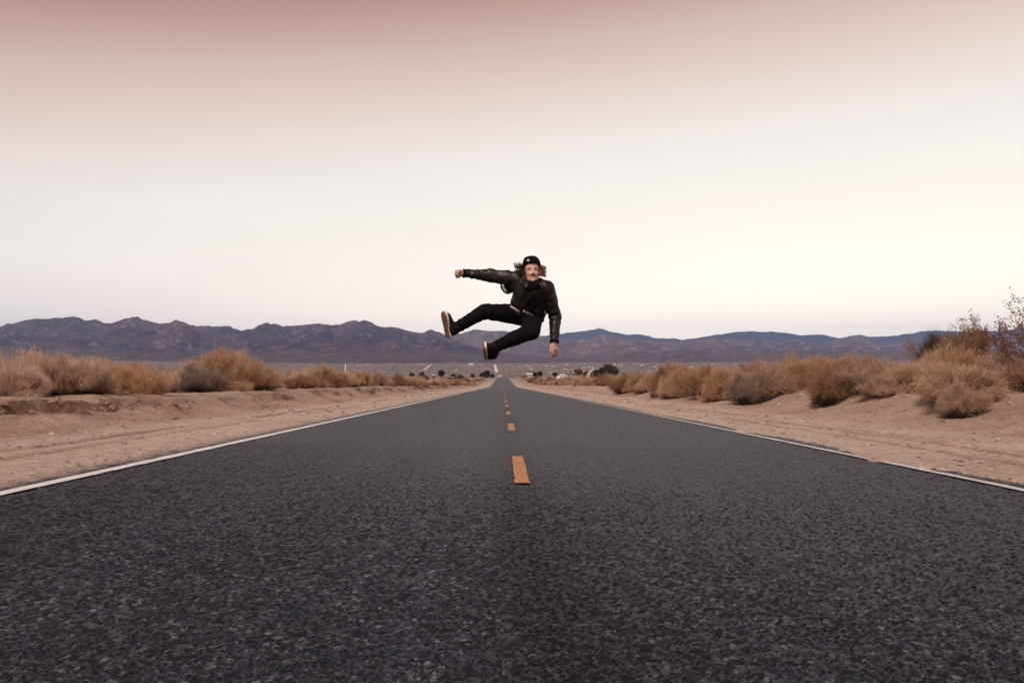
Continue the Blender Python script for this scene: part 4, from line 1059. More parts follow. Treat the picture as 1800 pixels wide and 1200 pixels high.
# ---------------------------------------------------------------- the jumping person
class Field:
    """distance field on a grid, turned into one continuous skin"""
    def __init__(s, lo, hi, h):
        s.lo, s.h = np.array(lo, float), h
        n = np.ceil((np.array(hi) - s.lo) / h).astype(int) + 1
        s.ax = [s.lo[i] + h * np.arange(n[i]) for i in range(3)]
        s.F = np.full(n, 0.06, np.float32)
    def sl(s, lo, hi):
        o = []
        for i in range(3):
            a = max(0, int((lo[i] - s.lo[i]) / s.h)); b = min(s.F.shape[i], int((hi[i] - s.lo[i]) / s.h) + 2)
            o.append(slice(a, max(a, b)))
        return tuple(o)
    def pts(s, q): return [g.astype(np.float32) for g in np.meshgrid(*[s.ax[i][q[i]] for i in range(3)], indexing='ij')]
    def put(s, q, d, k, sub=False):
        f = s.F[q]
        if sub: d = -d; f, d = -f, -d
        hh = np.clip(0.5 + 0.5 * (f - d) / k, 0, 1)
        r = f * (1 - hh) + d * hh - k * hh * (1 - hh)
        s.F[q] = -r if sub else r
    def cap(s, a, b, ra, rb=None, k=0.02, fold=None, sub=False):
        a, b = np.asarray(a, float), np.asarray(b, float); rb = ra if rb is None else rb
        m = max(ra, rb) + 0.055
        q = s.sl(np.minimum(a, b) - m, np.maximum(a, b) + m)
        X, Y, Z = s.pts(q)
        ab = b - a; L2 = max(ab @ ab, 1e-9)
        t = np.clip(((X - a[0]) * ab[0] + (Y - a[1]) * ab[1] + (Z - a[2]) * ab[2]) / L2, 0, 1)
        d = np.sqrt((X - a[0] - t * ab[0]) ** 2 + (Y - a[1] - t * ab[1]) ** 2 + (Z - a[2] - t * ab[2]) ** 2) - (ra + (rb - ra) * t)
        if fold: d = d + fold(X, Y, Z, t)
        s.put(q, d, k, sub); return s
    def ell(s, c, r, k=0.02, A=None, sub=False):
        c, r = np.asarray(c, float), np.asarray(r, float)
        m = max(r) + 0.055
        q = s.sl(c - m, c + m); X, Y, Z = s.pts(q)
        P = [X - c[0], Y - c[1], Z - c[2]]
        if A is not None: P = [P[0] * A[i][0] + P[1] * A[i][1] + P[2] * A[i][2] for i in range(3)]
        l = np.sqrt((P[0] / r[0]) ** 2 + (P[1] / r[1]) ** 2 + (P[2] / r[2]) ** 2)
        l2 = np.sqrt((P[0] / r[0] ** 2) ** 2 + (P[1] / r[1] ** 2) ** 2 + (P[2] / r[2] ** 2) ** 2) + 1e-6
        s.put(q, l * (l - 1) / l2, k, sub); return s
    def mesh(s, name, org):
        F = s.F; F[0] = F[-1] = 0.06; F[:, 0] = F[:, -1] = 0.06; F[:, :, 0] = F[:, :, -1] = 0.06
        S = F < 0
        c = np.zeros(np.array(F.shape) - 1, np.uint8)
        for dx in (0, 1):
            for dy in (0, 1):
                for dz in (0, 1): c += S[dx:dx + c.shape[0], dy:dy + c.shape[1], dz:dz + c.shape[2]]
        idx = np.nonzero((c > 0) & (c < 8))
        ids = np.full(c.shape, -1, np.int32); ids[idx] = np.arange(len(idx[0]))
        acc = np.zeros((len(idx[0]), 3)); cnt = np.zeros(len(idx[0]))
        cor = [(x, y, z) for x in (0, 1) for y in (0, 1) for z in (0, 1)]
        val = {q: F[idx[0] + q[0], idx[1] + q[1], idx[2] + q[2]] for q in cor}
        for q in cor:
            for ax in range(3):
                if q[ax]: continue
                p = list(q); p[ax] = 1; p = tuple(p)
                a, b = val[q], val[p]; mk = (a < 0) != (b < 0)
                t = np.where(mk, a / np.where(mk, a - b, 1), 0)
                for i in range(3): acc[:, i] += np.where(mk, q[i] + (t if i == ax else 0), 0)
                cnt += mk
        V = s.lo + s.h * (acc / cnt[:, None] + np.stack(idx, 1))
        faces = []
        for ax in range(3):
            o = [i for i in range(3) if i != ax]
            A = np.take(S, range(0, F.shape[ax] - 1), ax); B = np.take(S, range(1, F.shape[ax]), ax)
            e = np.stack(np.nonzero(A != B), 1)
            flip = A[tuple(e.T)]
            def cid(d0, d1):
                p = e.copy(); p[:, o[0]] += d0; p[:, o[1]] += d1; return ids[tuple(p.T)]
            f = np.stack([cid(-1, -1), cid(0, -1), cid(0, 0), cid(-1, 0)], 1)
            if ax == 1: flip = ~flip
            f[~flip] = f[~flip][:, ::-1]
            faces.append(f)
        return mesh_np(name, V - org, np.concatenate(faces), True)

DP = 7.8
def J(px, py, dy=0.0): return at(px, py, DP + dy)
PB = J(920, 560, 0.0).copy(); PB[2] = float(zroad(PB[1]))          # on the road below the jump
j = dict(pel=J(922, 553, .12), hipR=J(910, 552, .06), hipL=J(935, 558, .10), belly=J(926, 538, .04), chest=J(935, 518, -.07), neck=J(936, 503, -.15),
         shR=J(909, 491, -.05), shL=J(961, 507, -.14), elR=J(862, 485, -.02), wrR=J(816, 480.5, -.08), elL=J(976, 556, -.05), wrL=J(974.5, 600, -.13),
         knR=J(851, 547.5, -.13), anR=J(800, 577, -.05), knL=J(934, 582, -.30), anL=J(868, 611, -.20), head=J(935, 477, -.23))
lo_b = J(768, 640, -.55) - 0.06; hi_b = J(990, 440, .35) + 0.06
lo_b, hi_b = np.minimum(lo_b, hi_b), np.maximum(lo_b, hi_b)

# --- body: one skin from head to feet (clothes lie over most of it)
B = Field(lo_b, hi_b, 0.0048)
H = j['head']
ya = R(4)                                                         # face turned a touch to the left of the picture
fx = np.array([math.cos(ya), math.sin(ya), 0.0]); fy = np.array([math.sin(-ya), math.cos(ya), 0.0])   # head right, head back
ti = R(3); fz = np.array([math.sin(-ti), 0.06, 1.0]); fz /= np.linalg.norm(fz)
HA = [fx, fy, fz]
def hp(x, y, z): return H + fx * x + fy * y + fz * z
B.ell(hp(0, .015, .035), (.073, .092, .095), .02, HA)
B.ell(hp(0, -.008, -.035), (.058, .074, .080), .02, HA)
B.cap(hp(-.021, -.034, -.086), hp(.021, -.034, -.086), .027, k=.03)
B.ell(hp(0, -.062, -.100), (.022, .018, .018), .02, HA)
B.cap(hp(-.040, -.066, .022), hp(.040, -.066, .022), .010, k=.018)   # brow
for s_ in (-1, 1):
    B.ell(hp(s_ * .036, -.058, -.032), (.022, .020, .022), .02, HA)   # cheek
    B.ell(hp(s_ * .031, -.087, .002), (.015, .012, .010), .008, HA, True)
    B.ell(hp(s_ * .079, .008, -.014), (.012, .019, .030), .008, HA)   # ear
    B.ell(hp(s_ * .0135, -.083, -.034), (.010, .010, .008), .008, HA)
B.cap(hp(0, -.076, .008), hp(0, -.097, -.030), .008, .011, .012)       # nose
B.cap(hp(-.018, -.072, -.058), hp(.018, -.072, -.058), .008, k=.008)
B.cap(hp(-.015, -.070, -.070), hp(.015, -.070, -.070), .009, k=.008)
B.cap(hp(-.026, -.082, -.0625), hp(.026, -.082, -.0625), .003, k=.005, sub=True)
B.cap(hp(0, .02, -.06), j['neck'], .052, .060, .03)
B.cap(j['neck'], j['chest'], .09, .13, .04)
B.cap(j['shR'], j['shL'], .06, k=.05); B.cap(j['chest'], j['belly'], .125, .115, .04); B.cap(j['belly'], j['pel'], .115, .12, .04)
for a, b, ra, rb in [('shR', 'elR', .052, .042), ('elR', 'wrR', .042, .028), ('shL', 'elL', .052, .042), ('elL', 'wrL', .042, .028),
                     ('hipR', 'knR', .085, .056), ('knR', 'anR', .056, .040), ('hipL', 'knL', .085, .058), ('knL', 'anL', .056, .040)]:
    B.cap(j[a], j[b], ra, rb, .03)
def hand(wr, f, pn, across, lens, curls, thumb, spread=0.0):
    """palm and five jointed fingers; f: along the palm, pn: palm side, across: towards the thumb"""
    f, pn = f / np.linalg.norm(f), pn / np.linalg.norm(pn)
    across = across - f * (across @ f); across /= np.linalg.norm(across)
    pn = np.cross(f, across) * np.sign(np.cross(f, across) @ pn)
    B.cap(wr - f * .03, wr + f * .02, .027, .026, .02)
    for i in range(4):
        o = (1.5 - i) * .0195
        kn = wr + f * (.088 - .004 * abs(i - 1)) + across * o
        B.cap(wr + f * .018 + across * o * .6, kn, .0145, .0118, .012)
        p, an = kn, 0.0
        for s_, (L, c_) in enumerate(zip(lens[i], curls[i])):
            an += c_
            dv = f * math.cos(an) + pn * math.sin(an) + across * spread * (1.5 - i)
            q = p + dv * L
            B.cap(p, q, .0098 - .0008 * s_, .0090 - .0008 * s_, .0045)
            p = q
    b0 = wr + f * .025 + across * .026 + pn * .006
    b1 = b0 + thumb[0] * .042; b2 = b1 + thumb[1] * .034; b3 = b2 + thumb[2] * .026
    B.cap(b0, b1, .0145, .0115, .01); B.cap(b1, b2, .0112, .0102, .006); B.cap(b2, b3, .010, .0085, .006)
X_, Y_, Z_ = np.eye(3)
fl = [(.040, .026, .021), (.045, .029, .022), (.042, .027, .021), (.033, .021, .018)]
# his left hand hangs relaxed
hand(j['wrL'], np.array([.10, -.10, -1]), np.array([-.6, .6, 0]), np.array([-.75, -.66, 0]), fl,
     [(.25, .30, .25), (.35, .35, .3), (.30, .35, .3), (.28, .3, .25)],
     [np.array([-.40, -.45, -.80]), np.array([-.12, -.30, -.95]), np.array([.1, -.1, -.99])], .13)
# his right hand is a loose fist, knuckles to the left
hand(j['wrR'], np.array([-1, -.25, -.05]), np.array([.15, -.75, -.55]), np.array([.0, -.45, .9]), fl,
     [(1.15, 1.5, .9), (1.25, 1.5, .9), (1.3, 1.5, .9), (1.35, 1.5, .9)],
     [np.array([-.75, -.6, .1]), np.array([-.62, -.5, -.62]), np.array([-.1, -.3, -.95])])
body_me = B.mesh('person', PB); del B
skin, t_, b_ = material('skin')
g_ = N(t_, 'ShaderNodeTexCoord').outputs['Object']
n_ = noise_node(t_, g_, 30, 4)
t_.links.new(mixc(t_, n_.outputs['Fac'], (0.56, 0.32, 0.245), (0.70, 0.44, 0.35)), b_.inputs['Base Color'])
b_.inputs['Roughness'].default_value = 0.5; b_.inputs['Subsurface Weight'].default_value = 0.12
b_.inputs['Subsurface Radius'].default_value = (0.01, 0.004, 0.002)
person = obj('person', body_me, skin, loc=PB, category='person',
             label='person in black jacket, trousers and beanie leaping high above the road')
def part(name, me, mat, parent=None, label=None):
    o = obj(name, me, mat, parent or person)
    if label: o['label'] = label
    return o

def leather():
    m, t, b = material('black_leather')
    g = N(t, 'ShaderNodeTexCoord').outputs['Object']
    n = noise_node(t, g, 11, 4, 0.5, dist=0.3); n2 = noise_node(t, g, 5, 3)
    c = mixc(t, ramp_node(t, n2.outputs['Fac'], [(0.4, 0), (0.7, 1)]), (0.007, 0.0055, 0.0055), (0.017, 0.0105, 0.009))
    t.links.new(c, b.inputs['Base Color'])
    b.inputs['Roughness'].default_value = 0.46; b.inputs['Specular IOR Level'].default_value = 0.45
    bp = N(t, 'ShaderNodeBump'); bp.inputs['Strength'].default_value = 0.5; bp.inputs['Distance'].default_value = 0.02
    t.links.new(n.outputs['Fac'], bp.inputs['Height']); t.links.new(bp.outputs[0], b.inputs['Normal'])
    return m
LEA = leather()
DENIM = plain('black_denim', (0.006, 0.0055, 0.006), 0.9, 0.12, 0.35, 9, 0.4)
KNIT = plain('black_knit', (0.008, 0.0065, 0.0065), 0.95, 0.1, 0.4, 60, 0.6)
SUEDE = plain('black_suede', (0.012, 0.010, 0.010), 0.9, 0.15, 0.3, 40, 0.3)
MIDS = plain('white_midsole', (0.74, 0.66, 0.58), 0.7)
SOLE = plain('gum_sole', (0.20, 0.105, 0.065), 0.8, 0.3, 0.25, 40)
COTTON = plain('grey_cotton', (0.52, 0.50, 0.53), 0.9, 0.2, 0.15, 30)
HAIR = plain('dark_brown_hair', (0.035, 0.016, 0.010), 0.45, 0.5, 0.4, 30)
LIT_AUBURN = plain('lit_auburn_hair', (0.22, 0.085, 0.032), 0.5, 0.5, 0.5, 40)
BRASS = plain('brass', (0.70, 0.55, 0.20), 0.3, 0.5, 0.1, 20, 0, 1.0)

# --- jacket
def folds(amp, freq, seed, along=None):
    def f(X, Y, Z, t):
        w_ = vnoise3(X * freq * 0.5 + seed, Y * freq * 0.5, Z * freq * 0.5)
        r_ = 1 - np.abs(vnoise3(X * freq + w_ * 0.8 + seed, Y * freq + seed, Z * freq * 0.8 + w_))
        o = -amp * (r_ * r_ - 0.45)
        if along: o = o - along[0] * np.sin(t * along[1] + 3 * w_) * np.exp(-((t - along[2]) / along[3]) ** 2)
        return o
    return f
K = Field(J(805, 600, -.5) - .05, J(990, 480, .4) + .05, 0.0055) if False else Field(np.minimum(J(805, 610, -.45), J(992, 470, .4)) - .04, np.maximum(J(805, 610, -.45), J(992, 470, .4)) + .06, 0.0064)
ft = folds(.012, 11, 1.0)
K.cap(j['shR'] + [.03, 0, -.01], j['shL'] + [-.03, 0, 0], .092, .085, .05, ft)
K.cap(J(933, 512, -.09), J(926, 540, .03), .150, .150, .05, ft)
K.cap(J(918, 515, -.05), J(914, 540, .03), .10, .10, .05, ft)
K.cap(J(950, 520, -.08), J(944, 552, .0), .10, .095, .05, ft)
K.cap(J(944, 552, .0), J(947, 562, .03), .075, .05, .03, folds(.010, 16, 4.0))
K.cap(J(912, 536, .03), J(904, 541, .0), .075, .035, .03, folds(.012, 18, 8.0))
sl = folds(.009, 15, 3.0, (.0022, 30, .55, .35))
K.cap(j['shR'] + [.01, 0, 0], j['elR'] + [.0, 0, .006], .086, .068, .03, folds(.010, 14, 5.0, (.003, 24, .25, .3)))
K.cap(j['elR'] + [.0, 0, .006], j['wrR'], .070, .041, .02, sl)
K.cap(j['shL'], j['elL'], .080, .064, .03, folds(.010, 13, 6.0, (.003, 26, .9, .3)))
K.cap(j['elL'], j['wrL'] + [0, 0, .005], .064, .043, .02, folds(.009, 16, 7.0, (.003, 28, .1, .3)))
wl = (j['wrL'] - j['elL']); wl /= np.linalg.norm(wl)
wr_ = (j['wrR'] - j['elR']); wr_ /= np.linalg.norm(wr_)
K.cap(j['wrL'] + wl * .055, j['wrL'] + wl * .10, .06, k=.004, sub=True)     # sleeve ends
K.cap(j['wrR'] + wr_ * .060, j['wrR'] + wr_ * .10, .06, k=.004, sub=True)
K.cap(hp(0, -.02, -.06), hp(0, -.05, -.16), .062, .045, .02, sub=True)        # neck opening
jacket = part('jacket', K.mesh('jacket', PB), LEA); del K
def ring(c, ax, r, h, n=20, th=0.005):
    ax = ax / np.linalg.norm(ax); a = np.cross(ax, [.3, .8, .5]); a /= np.linalg.norm(a); b = np.cross(ax, a)
    V, F = [], []
    for k_ in range(n):
        e = math.cos(2 * math.pi * k_ / n) * a + math.sin(2 * math.pi * k_ / n) * b
        for rr, hh in ((r, 0), (r + th, .002), (r + th, h - .002), (r, h), (r - .012, h)):
            V.append(c + e * rr + ax * hh - PB)
    for k_ in range(n):
        q = (k_ + 1) % n
        for i in range(4): F.append((k_ * 5 + i, q * 5 + i, q * 5 + i + 1, k_ * 5 + i + 1))
    return mesh_np('ring', V, F, True)
part('cuff', ring(j['wrR'] - wr_ * .012, wr_, .042, .028), KNIT, jacket)
part('cuff', ring(j['wrL'] - wl * .012, wl, .044, .028), KNIT, jacket)
# collar folded down over the shoulders
def sheet(rows, th, name):
    """bent cloth with thickness from rows of points"""
    A = np.array(rows, float); r_, c_, _ = A.shape
    du = np.gradient(A, axis=0); dv = np.gradient(A, axis=1)
    nn = unit(np.cross(du, dv))
    V = np.concatenate([(A + nn * th / 2).reshape(-1, 3), (A - nn * th / 2).reshape(-1, 3)]) - PB
    F = []; n_ = r_ * c_; ix = lambda i, k_: i * c_ + k_
    for i in range(r_ - 1):
        for k_ in range(c_ - 1):
            q = (ix(i, k_), ix(i, k_ + 1), ix(i + 1, k_ + 1), ix(i + 1, k_)); F.append(q[::-1]); F.append(tuple(n_ + v for v in q))
    bd = [ix(0, k_) for k_ in range(c_)] + [ix(i, c_ - 1) for i in range(1, r_)] + [ix(r_ - 1, k_) for k_ in range(c_ - 2, -1, -1)] + [ix(i, 0) for i in range(r_ - 2, 0, -1)]
    for a_, b__ in zip(bd, bd[1:] + bd[:1]): F.append((a_, b__, n_ + b__, n_ + a_))
    return mesh_np(name, V, F, True)
for s_ in (-1, 1):
    rows = []
    for f_, zz in ((1.0, -.088), (1.10, -.099), (1.24, -.128), (1.34, -.156)):
        rows.append([hp(s_ * x_ * f_, y_ * (1 if y_ > 0 else f_), zz - dz) for x_, y_, dz in ((.040, .085, 0), (.076, .05, .004), (.086, .0, .010), (.074, -.045, .022), (.056, -.076, .040))])
    part('collar', sheet(rows if s_ > 0 else [r_[::-1] for r_ in rows], .008, 'collar'), LEA, jacket)
# zip line and chest patch
zp = [J(937, 506, -.27), J(934, 516, -.27), J(931, 528, -.21), J(928, 540, -.145)]
part('zip', MB().tube([p - PB for p in zp], .004, 6).mesh('zip', True), plain('zip_metal', (.06, .055, .055), .3, .5, .1, 20, 0, 1.0), jacket)
# hem band and open flap with pale lining under the raised arm
flap = [(880.5, 499), (880.5, 504), (882.5, 509), (886, 513), (891, 516.5), (896, 515.5), (901, 513)]
part('flap', sheet([[J(px, py, d_) for px, py in flap] for d_ in (-.16, -.08, .0, .08)], .012, 'flap'), LEA, jacket)
part('flap', sheet([[J(px + o, py - o * .6, .06 - .01 * o) for px, py in flap[:]] for o in (0, 6, 14)], .008, 'flap'), LEA, jacket)
part('lining', sheet([[J(px + o, py - o * .25, -.10 + .012 * o) for px, py in [(882.5, 500), (883, 505), (885.5, 510), (889, 513.5)]] for o in (0, 2.2, 4.6)], .004, 'lining'), COTTON, jacket, 'pale grey lining')
part('lining', sheet([[J(px, py, d_) for px, py in [(957.5, 546), (959, 550), (959.5, 555)]] for d_ in (-.135, -.12, -.10)], .006, 'lining'), COTTON, jacket, 'pale scrap of lining')

# --- shirt hem, belt button
part('shirt', sheet([[J(px, py + o, d_ + .01 * o) for px, py, d_ in [(897, 539.5, -.10), (903, 543, -.125), (908, 546.5, -.135), (913, 550, -.13)]] for o in (-3, 0, 2.2)], .006, 'shirt'), COTTON, None, 'grey shirt hem')
part('shirt', sheet([[J(px, py + o, d_ + .01 * o) for px, py, d_ in [(924, 550.5, -.15), (930, 552.5, -.15), (935, 556.5, -.14), (939, 561, -.12)]] for o in (-3, 0, 1.6)], .006, 'shirt'), plain('dark_cotton', (.18, .18, .2), .9), None, 'darker grey shirt tail')

# --- trousers
T = Field(np.minimum(J(785, 630, -.5), J(960, 530, .4)) - .04, np.maximum(J(785, 630, -.5), J(960, 530, .4)) + .05, 0.0072)
tf_ = folds(.007, 13, 9.0)
T.cap(j['pel'] + [0, 0, .01], J(924, 548, .06), .135, .125, .04)
T.cap(j['hipR'], j['knR'], .112, .078, .04, folds(.007, 12, 2.0, (.004, 30, .95, .2)))
T.cap(j['knR'], j['anR'], .076, .056, .02, folds(.006, 16, 11.0, (.005, 34, .85, .3)))
T.cap(j['hipL'], j['knL'], .115, .088, .04, tf_)
T.cap(j['knL'], J(905, 594, -.26), .086, .074, .02, tf_)
T.cap(J(905, 594, -.26), j['anL'], .074, .054, .02, folds(.006, 16, 12.0, (.005, 30, .85, .4)))
trousers = part('trousers', T.mesh('trousers', PB), DENIM); del T
bt = J(921, 547, -.155) - PB
part('button', MB().tube([bt, bt + [0, -.02, 0]], .011, 12).mesh('button'), BRASS, trousers)

# --- boots: upper, white midsole, brown outsole
def boot(ankle, shaft_dir, heel, toe, nrm):
    heel, toe = np.asarray(heel), np.asarray(toe)
    f = toe - heel; L = np.linalg.norm(f); f /= L
    nrm = nrm - f * (nrm @ f); nrm /= np.linalg.norm(nrm)             # out of the sole
    s_ = np.cross(nrm, f)
    up_ = -nrm
    c0 = heel + up_ * .02
    lo_, hi_ = np.minimum.reduce([heel, toe, ankle]) - .16, np.maximum.reduce([heel, toe, ankle]) + .16
    U = Field(lo_, hi_, 0.005)
    U.cap(heel + f * .045 + up_ * .050, heel + f * .055 + up_ * .075, .043, .046, .02)
    U.cap(heel + f * .05 + up_ * .045, heel + f * (L - .055) + up_ * .040, .042, .038, .03)
    U.cap(heel + f * (L - .085) + up_ * .036, heel + f * (L - .045) + up_ * .034, .045, .036, .02)
    U.cap(heel + f * .075 + up_ * .085, heel + f * (L - .11) + up_ * .050, .044, .036, .03)
    U.cap(heel + f * .055 + up_ * .075, ankle, .048, .055, .03)
    U.cap(ankle, ankle + shaft_dir * .05, .056, .060, .02)
    q = U.sl(lo_, hi_); Xg, Yg, Zg = U.pts(q)                        # flat below
    pl = (Xg - heel[0]) * nrm[0] + (Yg - heel[1]) * nrm[1] + (Zg - heel[2]) * nrm[2] + .012
    U.F[q] = np.maximum(U.F[q], pl)
    up = part('boot', U.mesh('boot', PB), SUEDE)
    prof = [(0, .0), (.004, .022), (.02, .034), (.06, .037), (.11, .033), (.16, .040), (.205, .047), (.245, .044), (.27, .034), (.286, .018), (.29, .0)]
    prof = [(a_ / .29 * (L + .012) - .006, b__) for a_, b__ in prof]
    outl = [(a_, b__) for a_, b__ in prof] + [(a_, -b__) for a_, b__ in prof[-2:0:-1]]
    def slab(z0, z1, grow, name):
        V = []
        for z_ in (z0, z1):
            for a_, b__ in outl:
                V.append(heel + f * (L / 2 + (a_ - L / 2) * (1 + grow * 8 * .1)) + s_ * b__ * (1 + grow) - nrm * z_ - PB)
        n_ = len(outl)
        F = [tuple(range(n_)), tuple(range(2 * n_ - 1, n_ - 1, -1))] + [(i, n_ + i, n_ + (i + 1) % n_, (i + 1) % n_) for i in range(n_)]
        return mesh_np(name, V, F)
    part('midsole', slab(.006, .028, .10, 'midsole'), MIDS, up)
    so = part('outsole', slab(-.008, .0058, .06, 'outsole'), SOLE, up)
    # tread bars across the outsole
    lace = MB()
    for i in range(4):
        c_ = heel + f * (.10 + .028 * i) + up_ * (.128 - .016 * i)
        lace.tube([c_ - s_ * .028 - up_ * .016 - PB, c_ - PB, c_ + s_ * .028 - up_ * .016 - PB], .0042, 5)
    c_ = heel + f * .095 + up_ * .136
    for q_ in (-1, 1): lace.tube([c_ - PB, c_ + s_ * q_ * .02 + up_ * .018 - PB, c_ + s_ * q_ * .034 + up_ * .004 - PB], .004, 5)
    part('laces', lace.mesh('laces', True), SUEDE, up)
    for i in range(9):
        a_ = .03 + i * (L - .06) / 8; hw = np.interp(a_, [p[0] for p in prof], [p[1] for p in prof]) * .82
        c_ = heel + f * a_ + nrm * .0078
        V = [c_ + f * u_ + s_ * v_ + nrm * w_ - PB for u_ in (-.008, .008) for v_ in (-hw, hw) for w_ in (0, .006)]
        me_ = mesh_np('tread_bar', V, [(0, 1, 3, 2), (4, 6, 7, 5), (0, 4, 5, 1), (2, 3, 7, 6), (1, 5, 7, 3), (0, 2, 6, 4)])
        part('tread_bar', me_, SOLE, up)
shR_dir = (j['knR'] - j['anR']); shR_dir /= np.linalg.norm(shR_dir)
shL_dir = (j['knL'] - j['anL']); shL_dir /= np.linalg.norm(shL_dir)
boot(j['anR'] + shR_dir * -.005, shR_dir, J(787, 592, -.05), J(779, 549.5, -.10), np.array([-.84, -.50, -.12]))
boot(j['anL'], shL_dir, J(853.5, 628, -.12), J(850.5, 606.5, -.37), np.array([-.93, .16, -.18]))

# --- beanie with turned-up brim and a small white badge
Q = Field(H - .2, H + .24, 0.0045)
def knit(X, Y, Z, t): return -.004 * vnoise3(X * 26, Y * 26, Z * 26)
Q.ell(hp(.0, .022, .050), (.083, .103, .100), .02, HA)
Q.cap(hp(-.022, .03, .108), hp(.024, .035, .116), .054, .052, .03, knit)
Q.cap(hp(-.030, .01, .075), hp(.03, .02, .08), .06, .06, .03, knit)
q = Q.sl(H - .2, H + .24); Xg, Yg, Zg = Q.pts(q)
loc = [(Xg - H[0]) * a_[0] + (Yg - H[1]) * a_[1] + (Zg - H[2]) * a_[2] for a_ in HA]
Q.F[q] = np.maximum(Q.F[q], .043 - loc[2] - .55 * np.clip(loc[1], -.05, .10) - .12 * np.abs(loc[0]) * 0)
beanie = part('beanie', Q.mesh('beanie', PB), KNIT); del Q
brim = MB(); bp_ = []
for k_ in range(29):
    a_ = 2 * math.pi * k_ / 28 + math.pi
    x_, y_ = .084 * math.sin(a_), .022 - .104 * math.cos(a_)
    bp_.append(hp(x_, y_, .058 - .55 * max(-.05, min(.10, y_))) - PB)
brim.tube(bp_, .0145, 8, cap=False)
part('brim', brim.mesh('brim', True), KNIT, beanie)
bc = hp(-.040, -.093, .100) - PB
part('badge', MB().tube([bc + fy * .016, bc + fy * .004], [.0135, .0115], 12).mesh('badge', True), plain('white_badge', (.8, .8, .8), .5), beanie)

# --- scarf bunched at the throat
sc_ = MB()
for k_, (r1, z1, th_) in enumerate([(.066, -.120, .022), (.072, -.142, .026), (.062, -.104, .016), (.060, -.165, .030)]):
    sc_.tube([hp(r1 * math.sin(a_), -.004 - r1 * .95 * math.cos(a_) + .004 * math.sin(5 * a_ + k_), z1 - .012 * math.cos(a_ + .4 * k_)) - PB for a_ in np.linspace(math.pi, 3 * math.pi, 30)], th_, 9, cap=False)
part('scarf', sc_.mesh('scarf', True), KNIT)

# --- face details and hair
eyew = plain('eye_white', (.62, .58, .55), .3); iris = plain('iris', (.03, .02, .015), .2)
def blob(c, r, name, n=10):
    V, F = [], []
    for i in range(n + 1):
        for k_ in range(n * 2):
            th_, ph = math.pi * i / n, math.pi * k_ / n
            V.append(c + fx * r[0] * math.sin(th_) * math.cos(ph) + fy * r[1] * math.sin(th_) * math.sin(ph) + fz * r[2] * math.cos(th_) - PB)
    for i in range(n):
        for k_ in range(n * 2): F.append((i * n * 2 + k_, (i + 1) * n * 2 + k_, (i + 1) * n * 2 + (k_ + 1) % (n * 2), i * n * 2 + (k_ + 1) % (n * 2)))
    return mesh_np(name, V, F, True)
for s_ in (-1, 1):
    e = part('eye', blob(hp(s_ * .031, -.070, .002), (.0115, .0085, .0052), 'eye'), eyew)
    part('iris', blob(hp(s_ * .031 - .001, -.0765, .002), (.0060, .003, .0050), 'iris'), iris, e)
    bb = MB().tube([hp(s_ * .014, -.083, .021) - PB, hp(s_ * .030, -.084, .026) - PB, hp(s_ * .048, -.072, .020) - PB], [.0030, .0036, .0018], 6)
    part('eyebrow', bb.mesh('eyebrow', True), HAIR)
mo = MB()
for s_ in (-1, 1): mo.tube([hp(s_ * .001, -.0845, -.0485) - PB, hp(s_ * .012, -.0850, -.0500) - PB, hp(s_ * .024, -.0790, -.0525) - PB, hp(s_ * .033, -.0705, -.0575) - PB], [.0045, .0052, .0044, .0018], 7)
part('moustache', mo.mesh('moustache', True), plain('moustache_hair', (0.11, 0.048, 0.026), 0.8, 0.2, 0.5, 90, 0.6))
LIP = plain('lips', (0.40, 0.16, 0.13), 0.55)
part('lips', MB().tube([hp(x_, y_, z_) - PB for x_, y_, z_ in ((-.027, -.0660, -.0600), (-.015, -.0765, -.0645), (0, -.0800, -.0655), (.015, -.0765, -.0645), (.027, -.0660, -.0600))], [.0012, .0036, .0044, .0036, .0012], 7).mesh('lips', True), LIP)
rg = np.random.default_rng(4)
hb_ = MB()
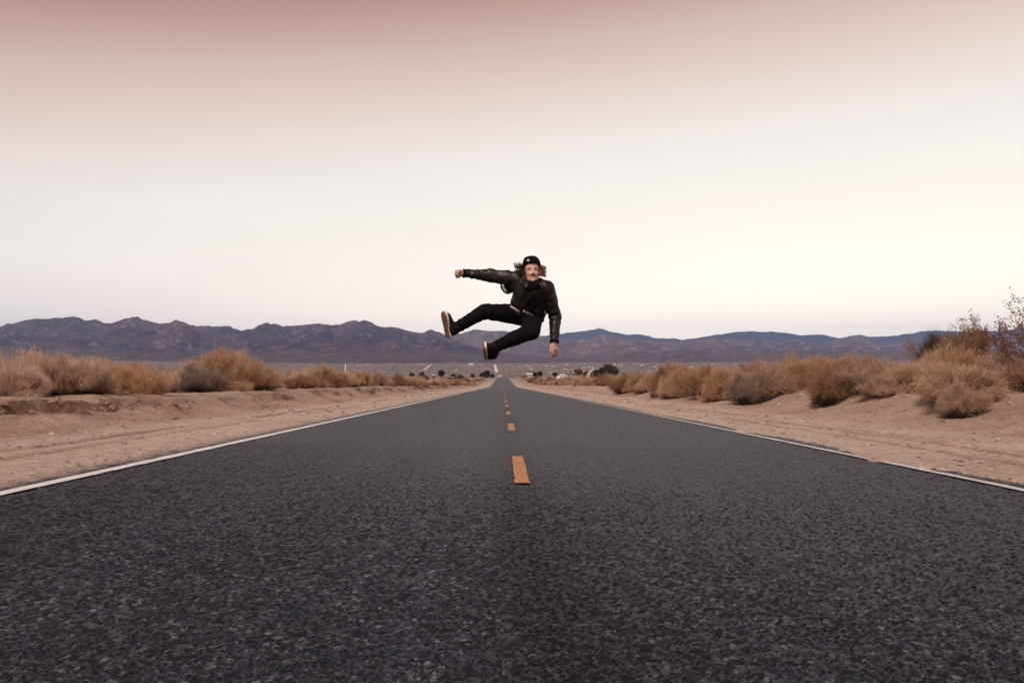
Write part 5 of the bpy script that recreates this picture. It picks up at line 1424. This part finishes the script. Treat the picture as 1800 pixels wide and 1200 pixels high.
for i in range(46):                                                # curls flying out on the left of the picture
    p = hp(-.070 + rg.uniform(-.01, .01), .03 + rg.uniform(-.04, .04), .01 + rg.uniform(-.05, .035))
    d0 = np.array([-1, rg.uniform(-.3, .3), rg.uniform(-.15, .55)]); d0 /= np.linalg.norm(d0)
    L_ = rg.uniform(.05, .120); rr = rg.uniform(.012, .022); tw = rg.uniform(1.4, 2.6); ph = rg.uniform(0, 6)
    a_ = np.cross(d0, [0, 1, .2]); a_ /= np.linalg.norm(a_); b__ = np.cross(d0, a_)
    pts_ = []
    for t in np.linspace(0, 1, 22):
        an = ph + tw * 2 * math.pi * t
        pts_.append(p + d0 * L_ * t + np.array([0, 0, .03]) * t * t + rr * t ** .5 * (math.cos(an) * a_ + math.sin(an) * b__) - PB)
    hb_.tube(pts_, [.0033 - .0014 * t for t in np.linspace(0, 1, 22)], 5)
for i in range(34):                                                # dark hair along the left of the face, down to the collar
    p = hp(-.066 + rg.uniform(-.014, .008), .035 + rg.uniform(-.045, .04), .035)
    pts_ = [p + np.array([-.018 * t * rg.uniform(.2, 1.6) + .006 * math.sin(9 * t + i), .012 * math.cos(7 * t + i), -.16 * t]) - PB for t in np.linspace(0, 1, 10)]
    hb_.tube(pts_, .0068, 5)
part('hair', hb_.mesh('hair', True), HAIR)
hr = MB()
for i in range(150):                                                # auburn bunch on the right, its lit tone painted into the colour
    p = hp(.068 + rg.uniform(-.01, .012), .03 + rg.uniform(-.04, .03), rg.uniform(-.045, .04))
    e_ = hp(.118 + rg.uniform(-.028, .034), .03 + rg.uniform(-.05, .05), rg.uniform(-.055, .055))
    ph = rg.uniform(0, 6)
    pts_ = []
    for t in np.linspace(0, 1, 12):
        q_ = p + (e_ - p) * t + np.array([0, 0, .028 * math.sin(math.pi * t)]) + .008 * t * np.array([math.sin(ph + 9 * t), math.cos(ph + 8 * t), math.sin(ph + 10 * t)])
        pts_.append(q_ - PB)
    hr.tube(pts_, [.0048 - .003 * t for t in np.linspace(0, 1, 12)], 4)
part('hair', hr.mesh('hair', True), LIT_AUBURN, None, 'auburn hair bunched out to the right, its lit tone painted in')

# ---------------------------------------------------------------- air
hz = MB().box((-15500, -1200, -60), (15500, 14600, 960)).mesh('haze')
m = bpy.data.materials.new('haze_air'); m.use_nodes = True
t_ = m.node_tree; t_.nodes.clear()
o_ = N(t_, 'ShaderNodeOutputMaterial'); pv = N(t_, 'ShaderNodeVolumePrincipled')
pv.inputs['Color'].default_value = (0.36, 0.54, 1.0, 1)
pv.inputs['Density'].default_value = 6.0e-5
t_.links.new(pv.outputs[0], o_.inputs['Volume'])
obj('haze', hz, m, kind='stuff')
